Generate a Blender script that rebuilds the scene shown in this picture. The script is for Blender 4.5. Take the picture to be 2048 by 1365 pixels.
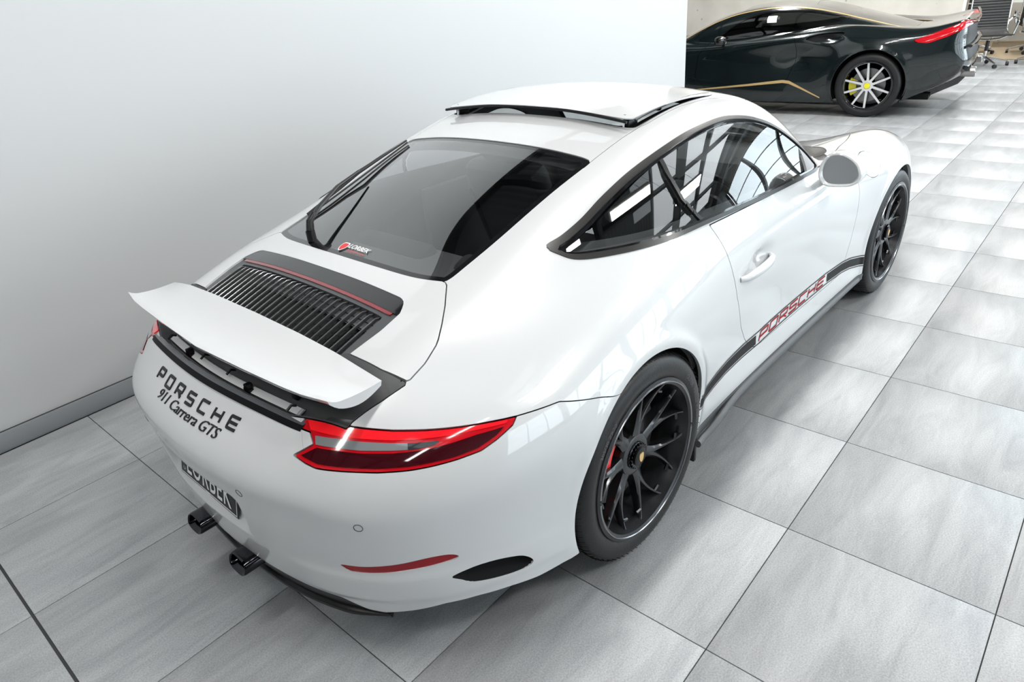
import bpy, bmesh, math, random
import numpy as np
from mathutils import Vector, Matrix
random.seed(7); np.random.seed(7)
for o in list(bpy.data.objects): bpy.data.objects.remove(o)
SC=bpy.context.scene; COL=SC.collection
PI=math.pi
# ------------------------------------------------------------------ camera
cam=bpy.data.objects.new('camera',bpy.data.cameras.new('camera')); COL.objects.link(cam)
cam.data.sensor_width=36; cam.data.lens=1367.4/2048*36; cam.data.clip_start=.05; cam.data.clip_end=200
_a,_b,_c=-0.8162,1.091,-0.0911
cam.matrix_world=Matrix.Translation((-0.6617,-2.9077,1.6978))@Matrix.Rotation(_a,4,'Z')@Matrix.Rotation(_b,4,'X')@Matrix.Rotation(_c,4,'Z')
SC.camera=cam
SC.view_settings.view_transform='Standard'; SC.view_settings.look='None'
SC.view_settings.gamma=1; SC.view_settings.use_curve_mapping=False
SC.view_settings.exposure=-0.14
# ------------------------------------------------------------------ world (overcast daylight outside the hall)
wd=bpy.data.worlds.new('world'); SC.world=wd; wd.use_nodes=True
wd.node_tree.nodes['Background'].inputs[0].default_value=(.86,.93,1,1)
wd.node_tree.nodes['Background'].inputs[1].default_value=6.0
# ------------------------------------------------------------------ lamps of the hall (hung under the roof)
def area(name,loc,size,sizey,power,rot=(0,0,0),col=(1,.985,.96)):
    l=bpy.data.lights.new(name,'AREA'); l.shape='RECTANGLE'; l.size=size; l.size_y=sizey; l.energy=power; l.color=col
    o=bpy.data.objects.new(name,l); COL.objects.link(o); o.location=loc; o.rotation_euler=rot; return o
LAMPS=[(x,y) for x in (-3.3,-.8,1.7,4.2) for y in (-1.4,-4.4)]  # rearmost pair is added fill for the wall, floor and tail
for i,(x,y) in enumerate(LAMPS): area("linear_lamp_light",(x,y,4.36),1.5,.22,(48 if x<-2 else 56) if y>-2 else 16,(0,0,0))
for i,(x,y) in enumerate([(7,-2.0),(7,1.6),(10.5,-2.0),(10.5,1.6),(7,-5.2),(2,-5.6),(14,-1)]): area('linear_lamp_light',(x,y,4.36),1.5,.3,130,(0,0,0))
# ------------------------------------------------------------------ helpers
def col4(c): return (c[0],c[1],c[2],1) if len(c)==3 else c
MATS={}
def mat(name,color=(.8,.8,.8),rough=.5,metal=0,coat=0,spec=.5,**k):
    if name in MATS: return MATS[name]
    m=bpy.data.materials.new(name); m.use_nodes=True; b=m.node_tree.nodes['Principled BSDF']
    b.inputs['Base Color'].default_value=col4(color); b.inputs['Roughness'].default_value=rough
    b.inputs['Metallic'].default_value=metal; b.inputs['Coat Weight'].default_value=coat; b.inputs['Coat Roughness'].default_value=k.get('coatr',.03)
    b.inputs['Specular IOR Level'].default_value=spec
    if 'emit' in k: b.inputs['Emission Color'].default_value=col4(k['emit']); b.inputs['Emission Strength'].default_value=k.get('es',1)
    if 'bump' in k:      # fine grain
        nt=m.node_tree; tc=nt.nodes.new('ShaderNodeTexCoord'); n=nt.nodes.new('ShaderNodeTexNoise'); n.inputs['Scale'].default_value=k.get('bs',120)
        bp=nt.nodes.new('ShaderNodeBump'); bp.inputs['Strength'].default_value=k['bump']; bp.inputs['Distance'].default_value=.002
        nt.links.new(tc.outputs['Object'],n.inputs['Vector']); nt.links.new(n.outputs['Fac'],bp.inputs['Height']); nt.links.new(bp.outputs['Normal'],b.inputs['Normal'])
    MATS[name]=m; return m
def glassmat(name,tint,rough=.0,ior=1.5,fac=1.0):
    """thin pane: tinted see-through plus a fresnel reflection"""
    if name in MATS: return MATS[name]
    m=bpy.data.materials.new(name); m.use_nodes=True; nt=m.node_tree; nt.nodes.clear()
    o=nt.nodes.new('ShaderNodeOutputMaterial'); mx=nt.nodes.new('ShaderNodeMixShader'); t=nt.nodes.new('ShaderNodeBsdfTransparent'); g=nt.nodes.new('ShaderNodeBsdfGlossy')
    fr=nt.nodes.new('ShaderNodeFresnel'); fr.inputs['IOR'].default_value=ior; t.inputs[0].default_value=col4(tint); g.inputs['Roughness'].default_value=rough; g.inputs[0].default_value=(1,1,1,1)
    ge=nt.nodes.new('ShaderNodeNewGeometry'); mr=nt.nodes.new('ShaderNodeMapRange'); mr.inputs['To Min'].default_value=ior; mr.inputs['To Max'].default_value=1/ior
    nt.links.new(ge.outputs['Backfacing'],mr.inputs[0]); nt.links.new(mr.outputs[0],fr.inputs['IOR'])
    ml=nt.nodes.new('ShaderNodeMath'); ml.operation='MULTIPLY'; ml.inputs[1].default_value=fac; ml.use_clamp=True
    nt.links.new(fr.outputs[0],ml.inputs[0]); nt.links.new(ml.outputs[0],mx.inputs[0]); nt.links.new(t.outputs[0],mx.inputs[1]); nt.links.new(g.outputs[0],mx.inputs[2]); nt.links.new(mx.outputs[0],o.inputs[0])
    MATS[name]=m; return m
def tag(o,label=None,cat=None,group=None,kind=None):
    if label: o['label']=label
    if cat: o['category']=cat
    if group: o['group']=group
    if kind: o['kind']=kind
    return o
def empty(name,loc=(0,0,0),rz=0):
    o=bpy.data.objects.new(name,None); COL.objects.link(o); o.location=loc; o.rotation_euler=(0,0,rz); o.empty_display_size=.1; return o
def link(name,me,m=None,parent=None,loc=None,rot=None):
    o=bpy.data.objects.new(name,me); COL.objects.link(o)
    if m is not None and not me.materials:
        for q in (m if isinstance(m,(list,tuple)) else [m]): me.materials.append(q)
    if parent is not None: o.parent=parent
    if loc is not None: o.location=loc
    if rot is not None: o.rotation_euler=rot
    return o
def mesh(name,V,Fc,smooth=False):
    me=bpy.data.meshes.new(name); me.from_pydata([tuple(map(float,v)) for v in V],[],[tuple(map(int,f)) for f in Fc])
    if smooth: me.polygons.foreach_set('use_smooth',[True]*len(me.polygons))
    me.update(); return me
class MB:
    """collects shapes and links them as ONE mesh"""
    def __init__(s): s.V=[];s.F=[];s.S=[]
    def add(s,V,Fc,smooth=False):
        b=len(s.V); s.V+= [tuple(map(float,v)) for v in V]; s.F+=[tuple(int(i)+b for i in f) for f in Fc]; s.S+=[smooth]*len(Fc); return s
    def box(s,x0,x1,y0,y1,z0,z1,M=None,bev=0):
        if bev:
            b=min(bev,(x1-x0)/2.01,(y1-y0)/2.01,(z1-z0)/2.01); bm=bmesh.new(); bmesh.ops.create_cube(bm,size=1)
            for v in bm.verts: v.co=Vector(((x0+x1)/2+v.co.x*(x1-x0),(y0+y1)/2+v.co.y*(y1-y0),(z0+z1)/2+v.co.z*(z1-z0)))
            bmesh.ops.bevel(bm,geom=list(bm.edges),offset=b,segments=2,profile=.5,affect='EDGES')
            V=[tuple(v.co) for v in bm.verts]; bm.verts.index_update(); Fc=[[v.index for v in f.verts] for f in bm.faces]; bm.free()
        else:
            V=[(x,y,z) for z in (z0,z1) for y in (y0,y1) for x in (x0,x1)]
            Fc=[(0,2,3,1),(4,5,7,6),(0,1,5,4),(2,6,7,3),(0,4,6,2),(1,3,7,5)]
        if M is not None: V=[tuple(M@Vector(v)) for v in V]
        return s.add(V,Fc)
    def tube(s,pts,r,n=8,closed=False,flat=1.0,up=(0,0,1),smooth=True,caps=True):
        P=[Vector(p) for p in pts]; m=len(P); V=[]; U=Vector(up)
        for i,p in enumerate(P):
            a=P[(i-1)%m] if closed or i>0 else P[0]; b=P[(i+1)%m] if closed or i<m-1 else P[-1]
            t=(b-a).normalized(); u=U-t*U.dot(t)
            if u.length<1e-3: u=Vector((1,0,0))-t*t.x
            u.normalize(); w=t.cross(u); rr=r[i] if isinstance(r,(list,tuple,np.ndarray)) else r
            for k in range(n):
                a_=2*PI*k/n; V.append(p+u*(math.cos(a_)*rr*flat)+w*(math.sin(a_)*rr))
        Fc=[]
        for i in range(m if closed else m-1):
            for k in range(n):
                a=i*n+k; b=i*n+(k+1)%n; c=((i+1)%m)*n+(k+1)%n; d=((i+1)%m)*n+k; Fc.append((a,b,c,d))
        if caps and not closed: Fc.append(tuple(range(n))[::-1]); Fc.append(tuple((m-1)*n+k for k in range(n)))
        return s.add(V,Fc,smooth)
    def lathe(s,prof,n=64,axis='y',c=(0,0,0),smooth=True,closed=False):
        """prof: (radius, along) list; turned about the axis"""
        V=[]
        for r,h in prof:
            for k in range(n):
                a=2*PI*k/n; u,v=r*math.cos(a),r*math.sin(a)
                q={'y':(u,h,v),'z':(u,v,h),'x':(h,u,v)}[axis]; V.append((q[0]+c[0],q[1]+c[1],q[2]+c[2]))
        Fc=[]; m=len(prof)
        for i in range(m if closed else m-1):
            j=(i+1)%m
            for k in range(n): Fc.append((i*n+k,i*n+(k+1)%n,j*n+(k+1)%n,j*n+k))
        return s.add(V,Fc,smooth)
    def disc(s,r,h,n=32,axis='y',c=(0,0,0)):
        return s.lathe([(1e-4,h),(r,h)],n,axis,c,False)
    def poly(s,pts,Z0,Z1,f=lambda u,v,w:(u,v,w)):
        """closed 2-D outline extruded from Z0 to Z1; f places it"""
        n=len(pts); V=[f(a,b,Z0) for a,b in pts]+[f(a,b,Z1) for a,b in pts]
        Fc=[tuple(range(n))[::-1],tuple(range(n,2*n))]+[(i,(i+1)%n,n+(i+1)%n,n+i) for i in range(n)]
        return s.add(V,Fc)
    def build(s,name,m,parent=None,loc=None,rot=None):
        me=bpy.data.meshes.new(name); me.from_pydata(s.V,[],s.F); me.polygons.foreach_set('use_smooth',s.S)
        bm=bmesh.new(); bm.from_mesh(me); bmesh.ops.recalc_face_normals(bm,faces=bm.faces); bm.to_mesh(me); bm.free()
        try: me.set_sharp_from_angle(angle=math.radians(38))
        except Exception: pass
        me.update(); return link(name,me,m,parent,loc,rot)
def subd(o,n=2):
    q=o.modifiers.new('sub','SUBSURF'); q.levels=n; q.render_levels=n; return o
def text_mesh(body,size=1,extrude=0,shear=0,align='LEFT',offset=0,spacing=1.0):
    """lettering as (verts, faces) in the xy plane; no ops"""
    c=bpy.data.curves.new('lettering','FONT'); c.body=body; c.size=size; c.extrude=extrude; c.shear=shear; c.align_x=align; c.offset=offset; c.space_character=spacing; c.resolution_u=3
    o=bpy.data.objects.new('lettering',c); COL.objects.link(o)
    dg=bpy.context.evaluated_depsgraph_get(); me=bpy.data.meshes.new_from_object(o.evaluated_get(dg))
    V=np.array([tuple(v.co) for v in me.vertices]); Fc=[tuple(p.vertices) for p in me.polygons]
    bpy.data.objects.remove(o); bpy.data.curves.remove(c); bpy.data.meshes.remove(me); return V,Fc
def nat(xs, ys, q):
    """natural-ish cubic (monotone-free) interpolation, numpy only"""
    xs=np.asarray(xs,float);ys=np.asarray(ys,float);n=len(xs)
    h=np.diff(xs);A=np.zeros((n,n));b=np.zeros((n,)+ys.shape[1:])
    A[0,0]=A[-1,-1]=1
    for i in range(1,n-1):
        A[i,i-1]=h[i-1];A[i,i]=2*(h[i-1]+h[i]);A[i,i+1]=h[i]
        b[i]=6*((ys[i+1]-ys[i])/h[i]-(ys[i]-ys[i-1])/h[i-1])
    M=np.linalg.solve(A,b)
    q=np.clip(q,xs[0],xs[-1]);k=np.clip(np.searchsorted(xs,q)-1,0,n-2)
    sh=(-1,)+(1,)*(ys.ndim-1)
    t=(q-xs[k]).reshape(sh);u=(xs[k+1]-q).reshape(sh);H=h[k].reshape(sh)
    return M[k]*u**3/(6*H)+M[k+1]*t**3/(6*H)+(ys[k]/H-M[k]*H/6)*u+(ys[k+1]/H-M[k+1]*H/6)*t
class Tab:
    """smooth 2-D table f(a,b): natural cubic resampling, then a uniform cubic B-spline"""
    def __init__(s,A,B,V,na=64,nb=40):
        A=np.asarray(A,float);B=np.asarray(B,float);V=np.asarray(V,float)
        assert V.shape==(len(A),len(B)),(V.shape,len(A),len(B))
        s.a0,s.a1,s.b0,s.b1,s.na,s.nb=A[0],A[-1],B[0],B[-1],na,nb
        g=nat(A,V,np.linspace(A[0],A[-1],na));g=nat(B,g.T,np.linspace(B[0],B[-1],nb)).T
        s.g=np.pad(g,2,mode='edge');s.f=s.g.ravel()
        s.w=s.g.shape[1]
    def __call__(s,a,b):
        ta=np.clip((a-s.a0)/(s.a1-s.a0),0,1)*(s.na-1);tb=np.clip((b-s.b0)/(s.b1-s.b0),0,1)*(s.nb-1)
        ia=np.minimum(ta.astype(int),s.na-2);ib=np.minimum(tb.astype(int),s.nb-2)
        u=ta-ia;v=tb-ib
        def w(u):
            return ((1-u)**3/6,(3*u**3-6*u*u+4)/6,(-3*u**3+3*u*u+3*u+1)/6,u**3/6)
        wa,wb=w(u),w(v);base=(ia+1)*s.w+ib+1;r=0
        for i in range(4):
            row=0
            for j in range(4): row=row+s.f[base+i*s.w+j]*wb[j]
            r=r+row*wa[i]
        return r
def smax(a,b,k):
    h=np.maximum(k-np.abs(a-b),0)/k
    return np.maximum(a,b)+h*h*h*k/6
def smin(a,b,k): return -smax(-a,-b,k)
def star_mesh(F, spine0, spine1, zc, nx, nth, ncap, rmax=2.2, its=26):
    """half body (y<=0 side mirrored later): rays from the spine; returns grid of points (rows along the body, columns round from the bottom to the top)"""
    th=np.linspace(-np.pi/2,np.pi/2,nth)        # angle in the cross plane: -90 down, 90 up
    rows=[]
    for i in range(ncap): rows.append((spine0,-np.cos(np.pi/2*i/ncap)))
    for i in range(nx): rows.append((spine0+(spine1-spine0)*i/(nx-1),0.))
    for i in range(ncap-1,-1,-1): rows.append((spine1,np.cos(np.pi/2*i/ncap)))
    R=np.array(rows);ox=R[:,0][:,None]+0*th;dx=R[:,1][:,None]+0*th;s=np.sqrt(1-dx*dx)
    dy=s*np.cos(th);dz=s*np.sin(th)
    lo=np.zeros_like(ox);hi=np.full_like(ox,rmax)
    # coarse march outward to last inside point, then bisect
    T=np.linspace(0,rmax,34);lo=np.zeros_like(ox)
    for t in T:
        f=F(ox+dx*t,dy*t,zc+dz*t);lo=np.where(f<0,t,lo)
    hi=lo+T[1]
    for _ in range(its-12):
        m=(lo+hi)/2;f=F(ox+dx*m,dy*m,zc+dz*m);ins=f<0
        lo=np.where(ins,m,lo);hi=np.where(ins,hi,m)
    t=(lo+hi)/2
    return np.stack([ox+dx*t,dy*t,zc+dz*t],-1)
def grad(F,P,e=2e-3):
    x,y,z=P[...,0],P[...,1],P[...,2]
    g=np.stack([F(x+e,y,z)-F(x-e,y,z),F(x,y+e,z)-F(x,y-e,z),F(x,y,z+e)-F(x,y,z-e)],-1)
    return g/np.maximum(np.linalg.norm(g,axis=-1,keepdims=True),1e-9)
def grid_tris(G,N):
    """half grid (y>=0) -> full mirrored verts, normals, tris, outward"""
    n,m=G.shape[:2];idx=np.arange(n*m).reshape(n,m)
    a,b,c,d=idx[:-1,:-1].ravel(),idx[1:,:-1].ravel(),idx[1:,1:].ravel(),idx[:-1,1:].ravel()
    T=np.concatenate([np.stack([a,c,b],1),np.stack([a,d,c],1)])
    V=G.reshape(-1,3);Nn=N.reshape(-1,3)
    # orient
    fn=np.cross(V[T[:,1]]-V[T[:,0]],V[T[:,2]]-V[T[:,0]]);fl=(fn*Nn[T[:,0]]).sum(1)<0
    T[fl]=T[fl][:,::-1]
    ok=np.linalg.norm(fn,axis=1)>1e-9;T=T[ok]
    M=np.array([1,-1,1.])
    V2=np.concatenate([V,V*M]);N2=np.concatenate([Nn,Nn*M]);T2=np.concatenate([T,T[:,::-1]+len(V)])
    return V2,N2,T2
def clip(V,N,T,f,keep='neg'):
    """keep the part of the mesh where f<0, cutting triangles"""
    if keep=='pos': f=-f
    f=np.where(np.abs(f)<1e-7,1e-7,f)
    ins=f<0;c=ins[T].sum(1)
    out=[T[c==3]];V=[V];N=[N];nv=len(V[0])
    P=T[(c==1)|(c==2)]
    if len(P):
        one=ins[P].sum(1)==1
        # rotate so that the odd vertex is first
        odd=np.where(one[:,None],ins[P],~ins[P]);k=odd.argmax(1)
        r=np.arange(len(P));P=np.stack([P[r,k],P[r,(k+1)%3],P[r,(k+2)%3]],1)
        def cut(a,b):
            lo=np.minimum(a,b);hi=np.maximum(a,b);return lo*np.int64(nv)+hi
        e1=cut(P[:,0],P[:,1]);e2=cut(P[:,0],P[:,2])
        u,inv=np.unique(np.concatenate([e1,e2]),return_inverse=True)
        a=u//nv;b=u%nv;t=(f[a]/(f[a]-f[b]))[:,None]
        V.append(V[0][a]*(1-t)+V[0][b]*t)
        n_=N[0][a]*(1-t)+N[0][b]*t;N.append(n_/np.linalg.norm(n_,axis=1,keepdims=True))
        i1=nv+inv[:len(P)];i2=nv+inv[len(P):]
        out.append(np.stack([P[one,0],i1[one],i2[one]],1))
        o=~one
        out.append(np.stack([i1[o],P[o,1],P[o,2]],1));out.append(np.stack([i1[o],P[o,2],i2[o]],1))
    V=np.concatenate(V);N=np.concatenate(N);T=np.concatenate(out)
    used=np.unique(T);mp=np.full(len(V),-1);mp[used]=np.arange(len(used))
    return V[used],N[used],mp[T]
def sdf_poly(P,poly):
    """signed distance (negative inside) of 2-D points to a closed polygon"""
    A=np.asarray(poly,float);B=np.roll(A,-1,0);d=np.full(len(P),1e9);ins=np.zeros(len(P),bool)
    for a,b in zip(A,B):
        ab=b-a;ap=P-a;t=np.clip((ap@ab)/max(ab@ab,1e-12),0,1);q=ap-t[:,None]*ab
        d=np.minimum(d,(q*q).sum(1))
        if a[1]!=b[1]:
            c=((a[1]>P[:,1])!=(b[1]>P[:,1]))&(P[:,0]<(b[0]-a[0])*(P[:,1]-a[1])/(b[1]-a[1])+a[0]);ins^=c
    return np.where(ins,-1,1)*np.sqrt(d)
def smooth_poly(pts,n=8,closed=True):
    """Catmull-Rom through the points"""
    P=np.asarray(pts,float);m=len(P);o=[]
    for i in range(m if closed else m-1):
        p0,p1,p2,p3=(P[(i-1)%m],P[i],P[(i+1)%m],P[(i+2)%m]) if closed else (P[max(i-1,0)],P[i],P[i+1],P[min(i+2,m-1)])
        for k in range(n):
            t=k/n;o.append(.5*((2*p1)+(-p0+p2)*t+(2*p0-5*p1+4*p2-p3)*t*t+(-p0+3*p1-3*p2+p3)*t**3))
    if not closed:o.append(P[-1])
    return np.array(o)
# ---------------- white coupe: four smooth tables ----------------
XW=[-1.1,-.8,-.6,-.35,0,.35,.7,1.1,1.6,2.0,2.45,2.8,3.1,3.5]
ZW=[.10,.22,.35,.50,.62,.75,.88,1.0]
W_=[ # rows: x, columns: z
 [.74,.80,.84,.86,.86,.83,.76,.66],
 [.80,.86,.885,.895,.89,.86,.80,.70],
 [.83,.885,.905,.912,.905,.88,.825,.73],
 [.85,.90,.915,.922,.918,.895,.845,.76],
 [.86,.90,.915,.926,.923,.902,.855,.78],
 [.86,.875,.885,.900,.900,.882,.838,.775],
 [.845,.862,.862,.865,.868,.856,.820,.765],
 [.835,.858,.852,.848,.852,.845,.812,.760],
 [.835,.860,.858,.855,.857,.847,.810,.755],
 [.840,.865,.868,.870,.868,.850,.800,.74],
 [.850,.870,.882,.900,.900,.885,.83,.72],
 [.830,.850,.865,.875,.868,.835,.75,.66],
 [.800,.825,.842,.845,.835,.79,.70,.60],
 [.76,.78,.79,.79,.77,.72,.62,.5]]
W=Tab(XW,ZW,W_)
XH=[-1.1,-.9,-.7,-.5,-.3,0,.35,.7,1.1,1.6,2.0,2.3,2.6,2.9,3.15,3.35,3.55]
YH=[0,.2,.4,.55,.68,.78,.88,.98]
H_=[
 [.72,.715,.70,.68,.66,.63,.58,.50],
 [.775,.77,.762,.745,.722,.69,.64,.56],
 [.845,.842,.835,.81,.775,.735,.685,.61],
 [.885,.885,.88,.86,.83,.79,.735,.66],
 [.91,.91,.91,.90,.88,.845,.79,.71],
 [.93,.93,.93,.93,.923,.90,.85,.765],
 [.93,.93,.93,.935,.94,.925,.875,.79],
 [.92,.92,.92,.925,.93,.915,.87,.79],
 [.91,.91,.91,.915,.915,.90,.85,.77],
 [.895,.895,.895,.895,.895,.875,.82,.74],
 [.865,.865,.862,.868,.885,.870,.81,.71],
 [.81,.812,.82,.85,.875,.86,.80,.70],
 [.745,.75,.77,.812,.848,.836,.775,.67],
 [.67,.675,.695,.735,.758,.735,.675,.58],
 [.61,.612,.63,.66,.67,.64,.58,.49],
 [.570,.57,.58,.60,.60,.57,.52,.44],
 [.49,.49,.49,.49,.48,.46,.42,.36]]
H=Tab(XH,YH,H_)
# rear end: x of the back surface over (z, |y|)
ZR=[.10,.20,.30,.42,.52,.60,.68,.76,.84,.95]
YR=[0,.2,.4,.55,.68,.78,.87,.95]
prof=np.array([-.915,-.960,-.985,-1.002,-1.013,-1.008,-.966,-.892,-.812,-.72])
plan=np.array([0,.010,.042,.093,.172,.28,.46,.70])
R_=prof[:,None]+plan[None,:]*np.array([1.08,1.08,1.08,1.06,1.04,1,1,.98,.95,.9])[:,None]
R=Tab(ZR,YR,R_)
# front end
ZF=[.10,.25,.40,.55,.70,.9];YF=YR
Fr=Tab(ZF,YF,(np.array([3.33,3.40,3.42,3.38,3.28,3.1])[:,None]-plan[None,:]*1.25))
# greenhouse
XG=[-1.0,-.6,-.3,0,.35,.7,1.1,1.45,1.8,2.2,2.6]
ZG=[.7,.85,.95,1.05,1.15,1.25,1.35]
GW_=[
 [.52,.50,.46,.40,.34,.28,.22],
 [.62,.58,.53,.46,.40,.34,.28],
 [.72,.695,.645,.58,.50,.42,.34],
 [.79,.775,.730,.66,.585,.49,.40],
 [.80,.80,.765,.70,.625,.535,.44],
 [.80,.80,.775,.715,.645,.56,.47],
 [.80,.80,.775,.715,.645,.56,.47],
 [.80,.80,.765,.70,.63,.55,.46],
 [.78,.775,.74,.675,.605,.53,.44],
 [.76,.74,.70,.64,.57,.50,.42],
 [.74,.70,.66,.60,.53,.46,.38]]
GW=Tab(XG,ZG,GW_)
XT=[-1.1,-.9,-.65,-.458,-.33,0,.335,.58,.8,1.05,1.25,1.4,1.6,1.8,2.05,2.3,2.6,3.4]
YT=[0,.2,.4,.55,.7,.85]
c0=np.array([.72,.785,.880,.952,.989,1.094,1.192,1.246,1.276,1.285,1.263,1.222,1.132,1.035,.925,.80,.70,.50])
cv=np.array([0,-.005,-.022,-.048,-.12,-.22])
T_=c0[:,None]+cv[None,:]*np.array([.9,.9,1,1.1,1.2,1.3,1.25,1.15,1.05,1,1,1.1,1.6,2,2.2,2.2,2.2,2.2])[:,None]
GH=Tab(XT,YT,T_)
def _win(v,a,b,w): return 1/(1+np.exp(-(v-a)/w))/(1+np.exp((v-b)/w))
def F_low(x,y,z):
    rr=np.hypot(x,z-.345);rf=np.hypot(x-2.45,z-.345)
    lip=.009*np.exp(-((rr-.385)/.026)**2)+.008*np.exp(-((rf-.378)/.024)**2)
    dent=.030*np.exp(-(((x-.885)/.075)**2+((z-.722)/.030)**2))      # bowl behind the door handle
    crease=.006*np.exp(-((z-.80)/.012)**2)*_win(x,.9,2.1,.15)
    a=y-W(x,z)-lip+dent+crease
    b=z-H(x,y)
    plate=np.clip((z-.385)/.11,0,1)*_win(y,-1,.235,.006)*_win(z,.36,.528,.004)*.052
    band=.009*_win(z,.262,.368,.007)*_win(y,.42,2,.03)*_win(-x,.40,3,.02)
    a=a-band
    c=R(z,y)+plate-x-band;d=x-Fr(z,y)
    f=smax(a,b,.16);f=smax(f,c,.12);f=smax(f,d,.14)
    return f
def F_green(x,y,z):
    a=(y-GW(x,z))*.82;b=(z-GH(x,y))*.95
    f=smax(a,b,.10)
    return f
def F(x,y,z):
    y=np.abs(y)
    g=smax(F_green(x,y,z),(R(z,y)-x),.12)
    g=smax(g,x-Fr(z,y)+.15,.1)
    g=smax(g,.64-z,.06)
    k=.07+.09/(1+np.exp((x-.15)/.12))
    f=smin(F_low(x,y,z),g,k)
    return smax(f,(.13-z),.02)
# ---------------- dark coupe: the same four-table method ----------------
XW2=[-1.0,-.8,-.6,-.35,0,.35,.7,1.1,1.6,2.1,2.58,3.0,3.6]
ZW2=[.10,.25,.45,.60,.75,.85,.95,1.08]
W2=Tab(XW2,ZW2,[
 [.70,.74,.78,.80,.80,.79,.76,.70],
 [.74,.80,.84,.86,.86,.85,.82,.74],
 [.80,.86,.89,.905,.90,.885,.85,.76],
 [.86,.90,.925,.94,.93,.91,.86,.77],
 [.88,.92,.94,.950,.945,.925,.87,.77],
 [.88,.91,.92,.930,.930,.915,.86,.76],
 [.87,.885,.875,.870,.885,.89,.84,.74],
 [.86,.875,.855,.840,.855,.865,.82,.73],
 [.855,.87,.86,.845,.845,.84,.79,.71],
 [.86,.88,.88,.870,.86,.83,.76,.66],
 [.87,.90,.91,.905,.88,.82,.72,.60],
 [.85,.88,.885,.87,.83,.76,.66,.5],
 [.75,.78,.78,.76,.70,.62,.5,.4]])
H2=Tab([-1.0,-.85,-.7,-.46,-.3,0,.35,.7,1.1,1.6,2.1,2.6,3.0,3.4,3.7],[0,.3,.55,.7,.82,.92],[
 [.97,.97,.98,.99,.99,.96],[.955,.957,.97,.99,1.0,.97],[.915,.92,.935,.95,.965,.93],[.88,.885,.90,.92,.92,.88],
 [.87,.88,.90,.93,.92,.88],[.88,.885,.91,.95,.95,.89],[.88,.885,.92,.965,.97,.90],[.87,.87,.89,.93,.935,.88],
 [.86,.86,.86,.88,.875,.83],[.84,.84,.83,.83,.82,.78],[.82,.82,.82,.82,.81,.76],[.76,.76,.78,.83,.82,.75],[.69,.69,.71,.75,.73,.66],[.60,.60,.60,.60,.58,.5],[.5,.5,.5,.5,.48,.4]])
R2=Tab([.10,.15,.34,.46,.62,.75,.88,1.0,1.1],[0,.3,.5,.65,.78,.88,.96],
 np.array([-.34,-.43,-.82,-.95,-.97,-.93,-.92,-.90,-.90])[:,None]+np.array([0,.003,.012,.03,.075,.16,.40])[None,:])
GW2=Tab([-1,-.5,0,.3,.7,1.0,1.4,1.8,2.2,2.7],[.7,.85,.95,1.05,1.15,1.25],[
 [.50,.46,.42,.38,.34,.30],[.60,.56,.50,.44,.38,.32],[.70,.66,.60,.53,.46,.38],[.76,.74,.69,.62,.54,.44],[.79,.785,.75,.69,.60,.49],
 [.80,.795,.765,.71,.63,.52],[.80,.79,.755,.70,.62,.52],[.78,.765,.72,.66,.58,.48],[.74,.71,.66,.60,.53,.44],[.66,.62,.58,.52,.46,.38]])
_c2=np.array([.86,.88,.885,.975,1.08,1.185,1.228,1.238,1.215,1.178,1.055,.935,.83,.70,.60])
GH2=Tab([-1,-.8,-.46,-.1,.28,.67,.97,1.25,1.5,1.7,2.05,2.3,2.51,3.0,3.6],[0,.2,.4,.55,.7,.85],_c2[:,None]+np.array([0,-.004,-.020,-.050,-.11,-.2])[None,:])
def F2_(x,y,z):
    y=np.abs(y)
    rr=np.hypot(x,z-.345); rf=np.hypot(x-2.58,z-.345)
    lip=.010*np.exp(-((rr-.385)/.03)**2)+.010*np.exp(-((rf-.385)/.03)**2)
    scoop=.050*np.exp(-(((x-.75)/.26)**2+((z-.66)/.11)**2))+.045*np.exp(-(((x-.50)/.13)**2+((z-.85)/.035)**2))
    a=y-W2(x,z)-lip+scoop; b=z-H2(x,y)
    c=R2(z,y)-x; d=x-(3.45-.9*(y/.9)**3)
    f=smax(a,b,.12); f=smax(f,c,.05); f=smax(f,d,.2)
    g=smax((y-GW2(x,z))*.85,(z-GH2(x,y))*.95,.09); g=smax(g,R2(z,y)+.22-x,.1); g=smax(g,x-3.3,.1); g=smax(g,.64-z,.06)
    f=smin(f,g,.07)
    return smax(f,.12-z+np.clip(-x-.45,0,1)*.0,.02)
OL={}
OL['light']=[[-0.857, -0.434, 0.763], [-0.831, -0.441, 0.782], [-0.809, -0.504, 0.782], [-0.772, -0.584, 0.774], [-0.725, -0.648, 0.766], [-0.673, -0.706, 0.761], [-0.614, -0.757, 0.757], [-0.548, -0.802, 0.753], [-0.485, -0.835, 0.748], [-0.504, -0.838, 0.733], [-0.552, -0.829, 0.715], [-0.597, -0.815, 0.701], [-0.653, -0.787, 0.696], [-0.703, -0.755, 0.693], [-0.748, -0.718, 0.691], [-0.801, -0.661, 0.691], [-0.848, -0.598, 0.695], [-0.887, -0.533, 0.699], [-0.895, -0.5, 0.706], [-0.9, -0.463, 0.716], [-0.865, -0.495, 0.738], [-0.86, -0.499, 0.741], [-0.849, -0.474, 0.76]]
OL['light_strip']=[[-0.848, -0.473, 0.761], [-0.83, -0.525, 0.758], [-0.788, -0.599, 0.752], [-0.741, -0.662, 0.746], [-0.701, -0.705, 0.744], [-0.658, -0.744, 0.743], [-0.592, -0.789, 0.742], [-0.519, -0.828, 0.739]]
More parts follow.
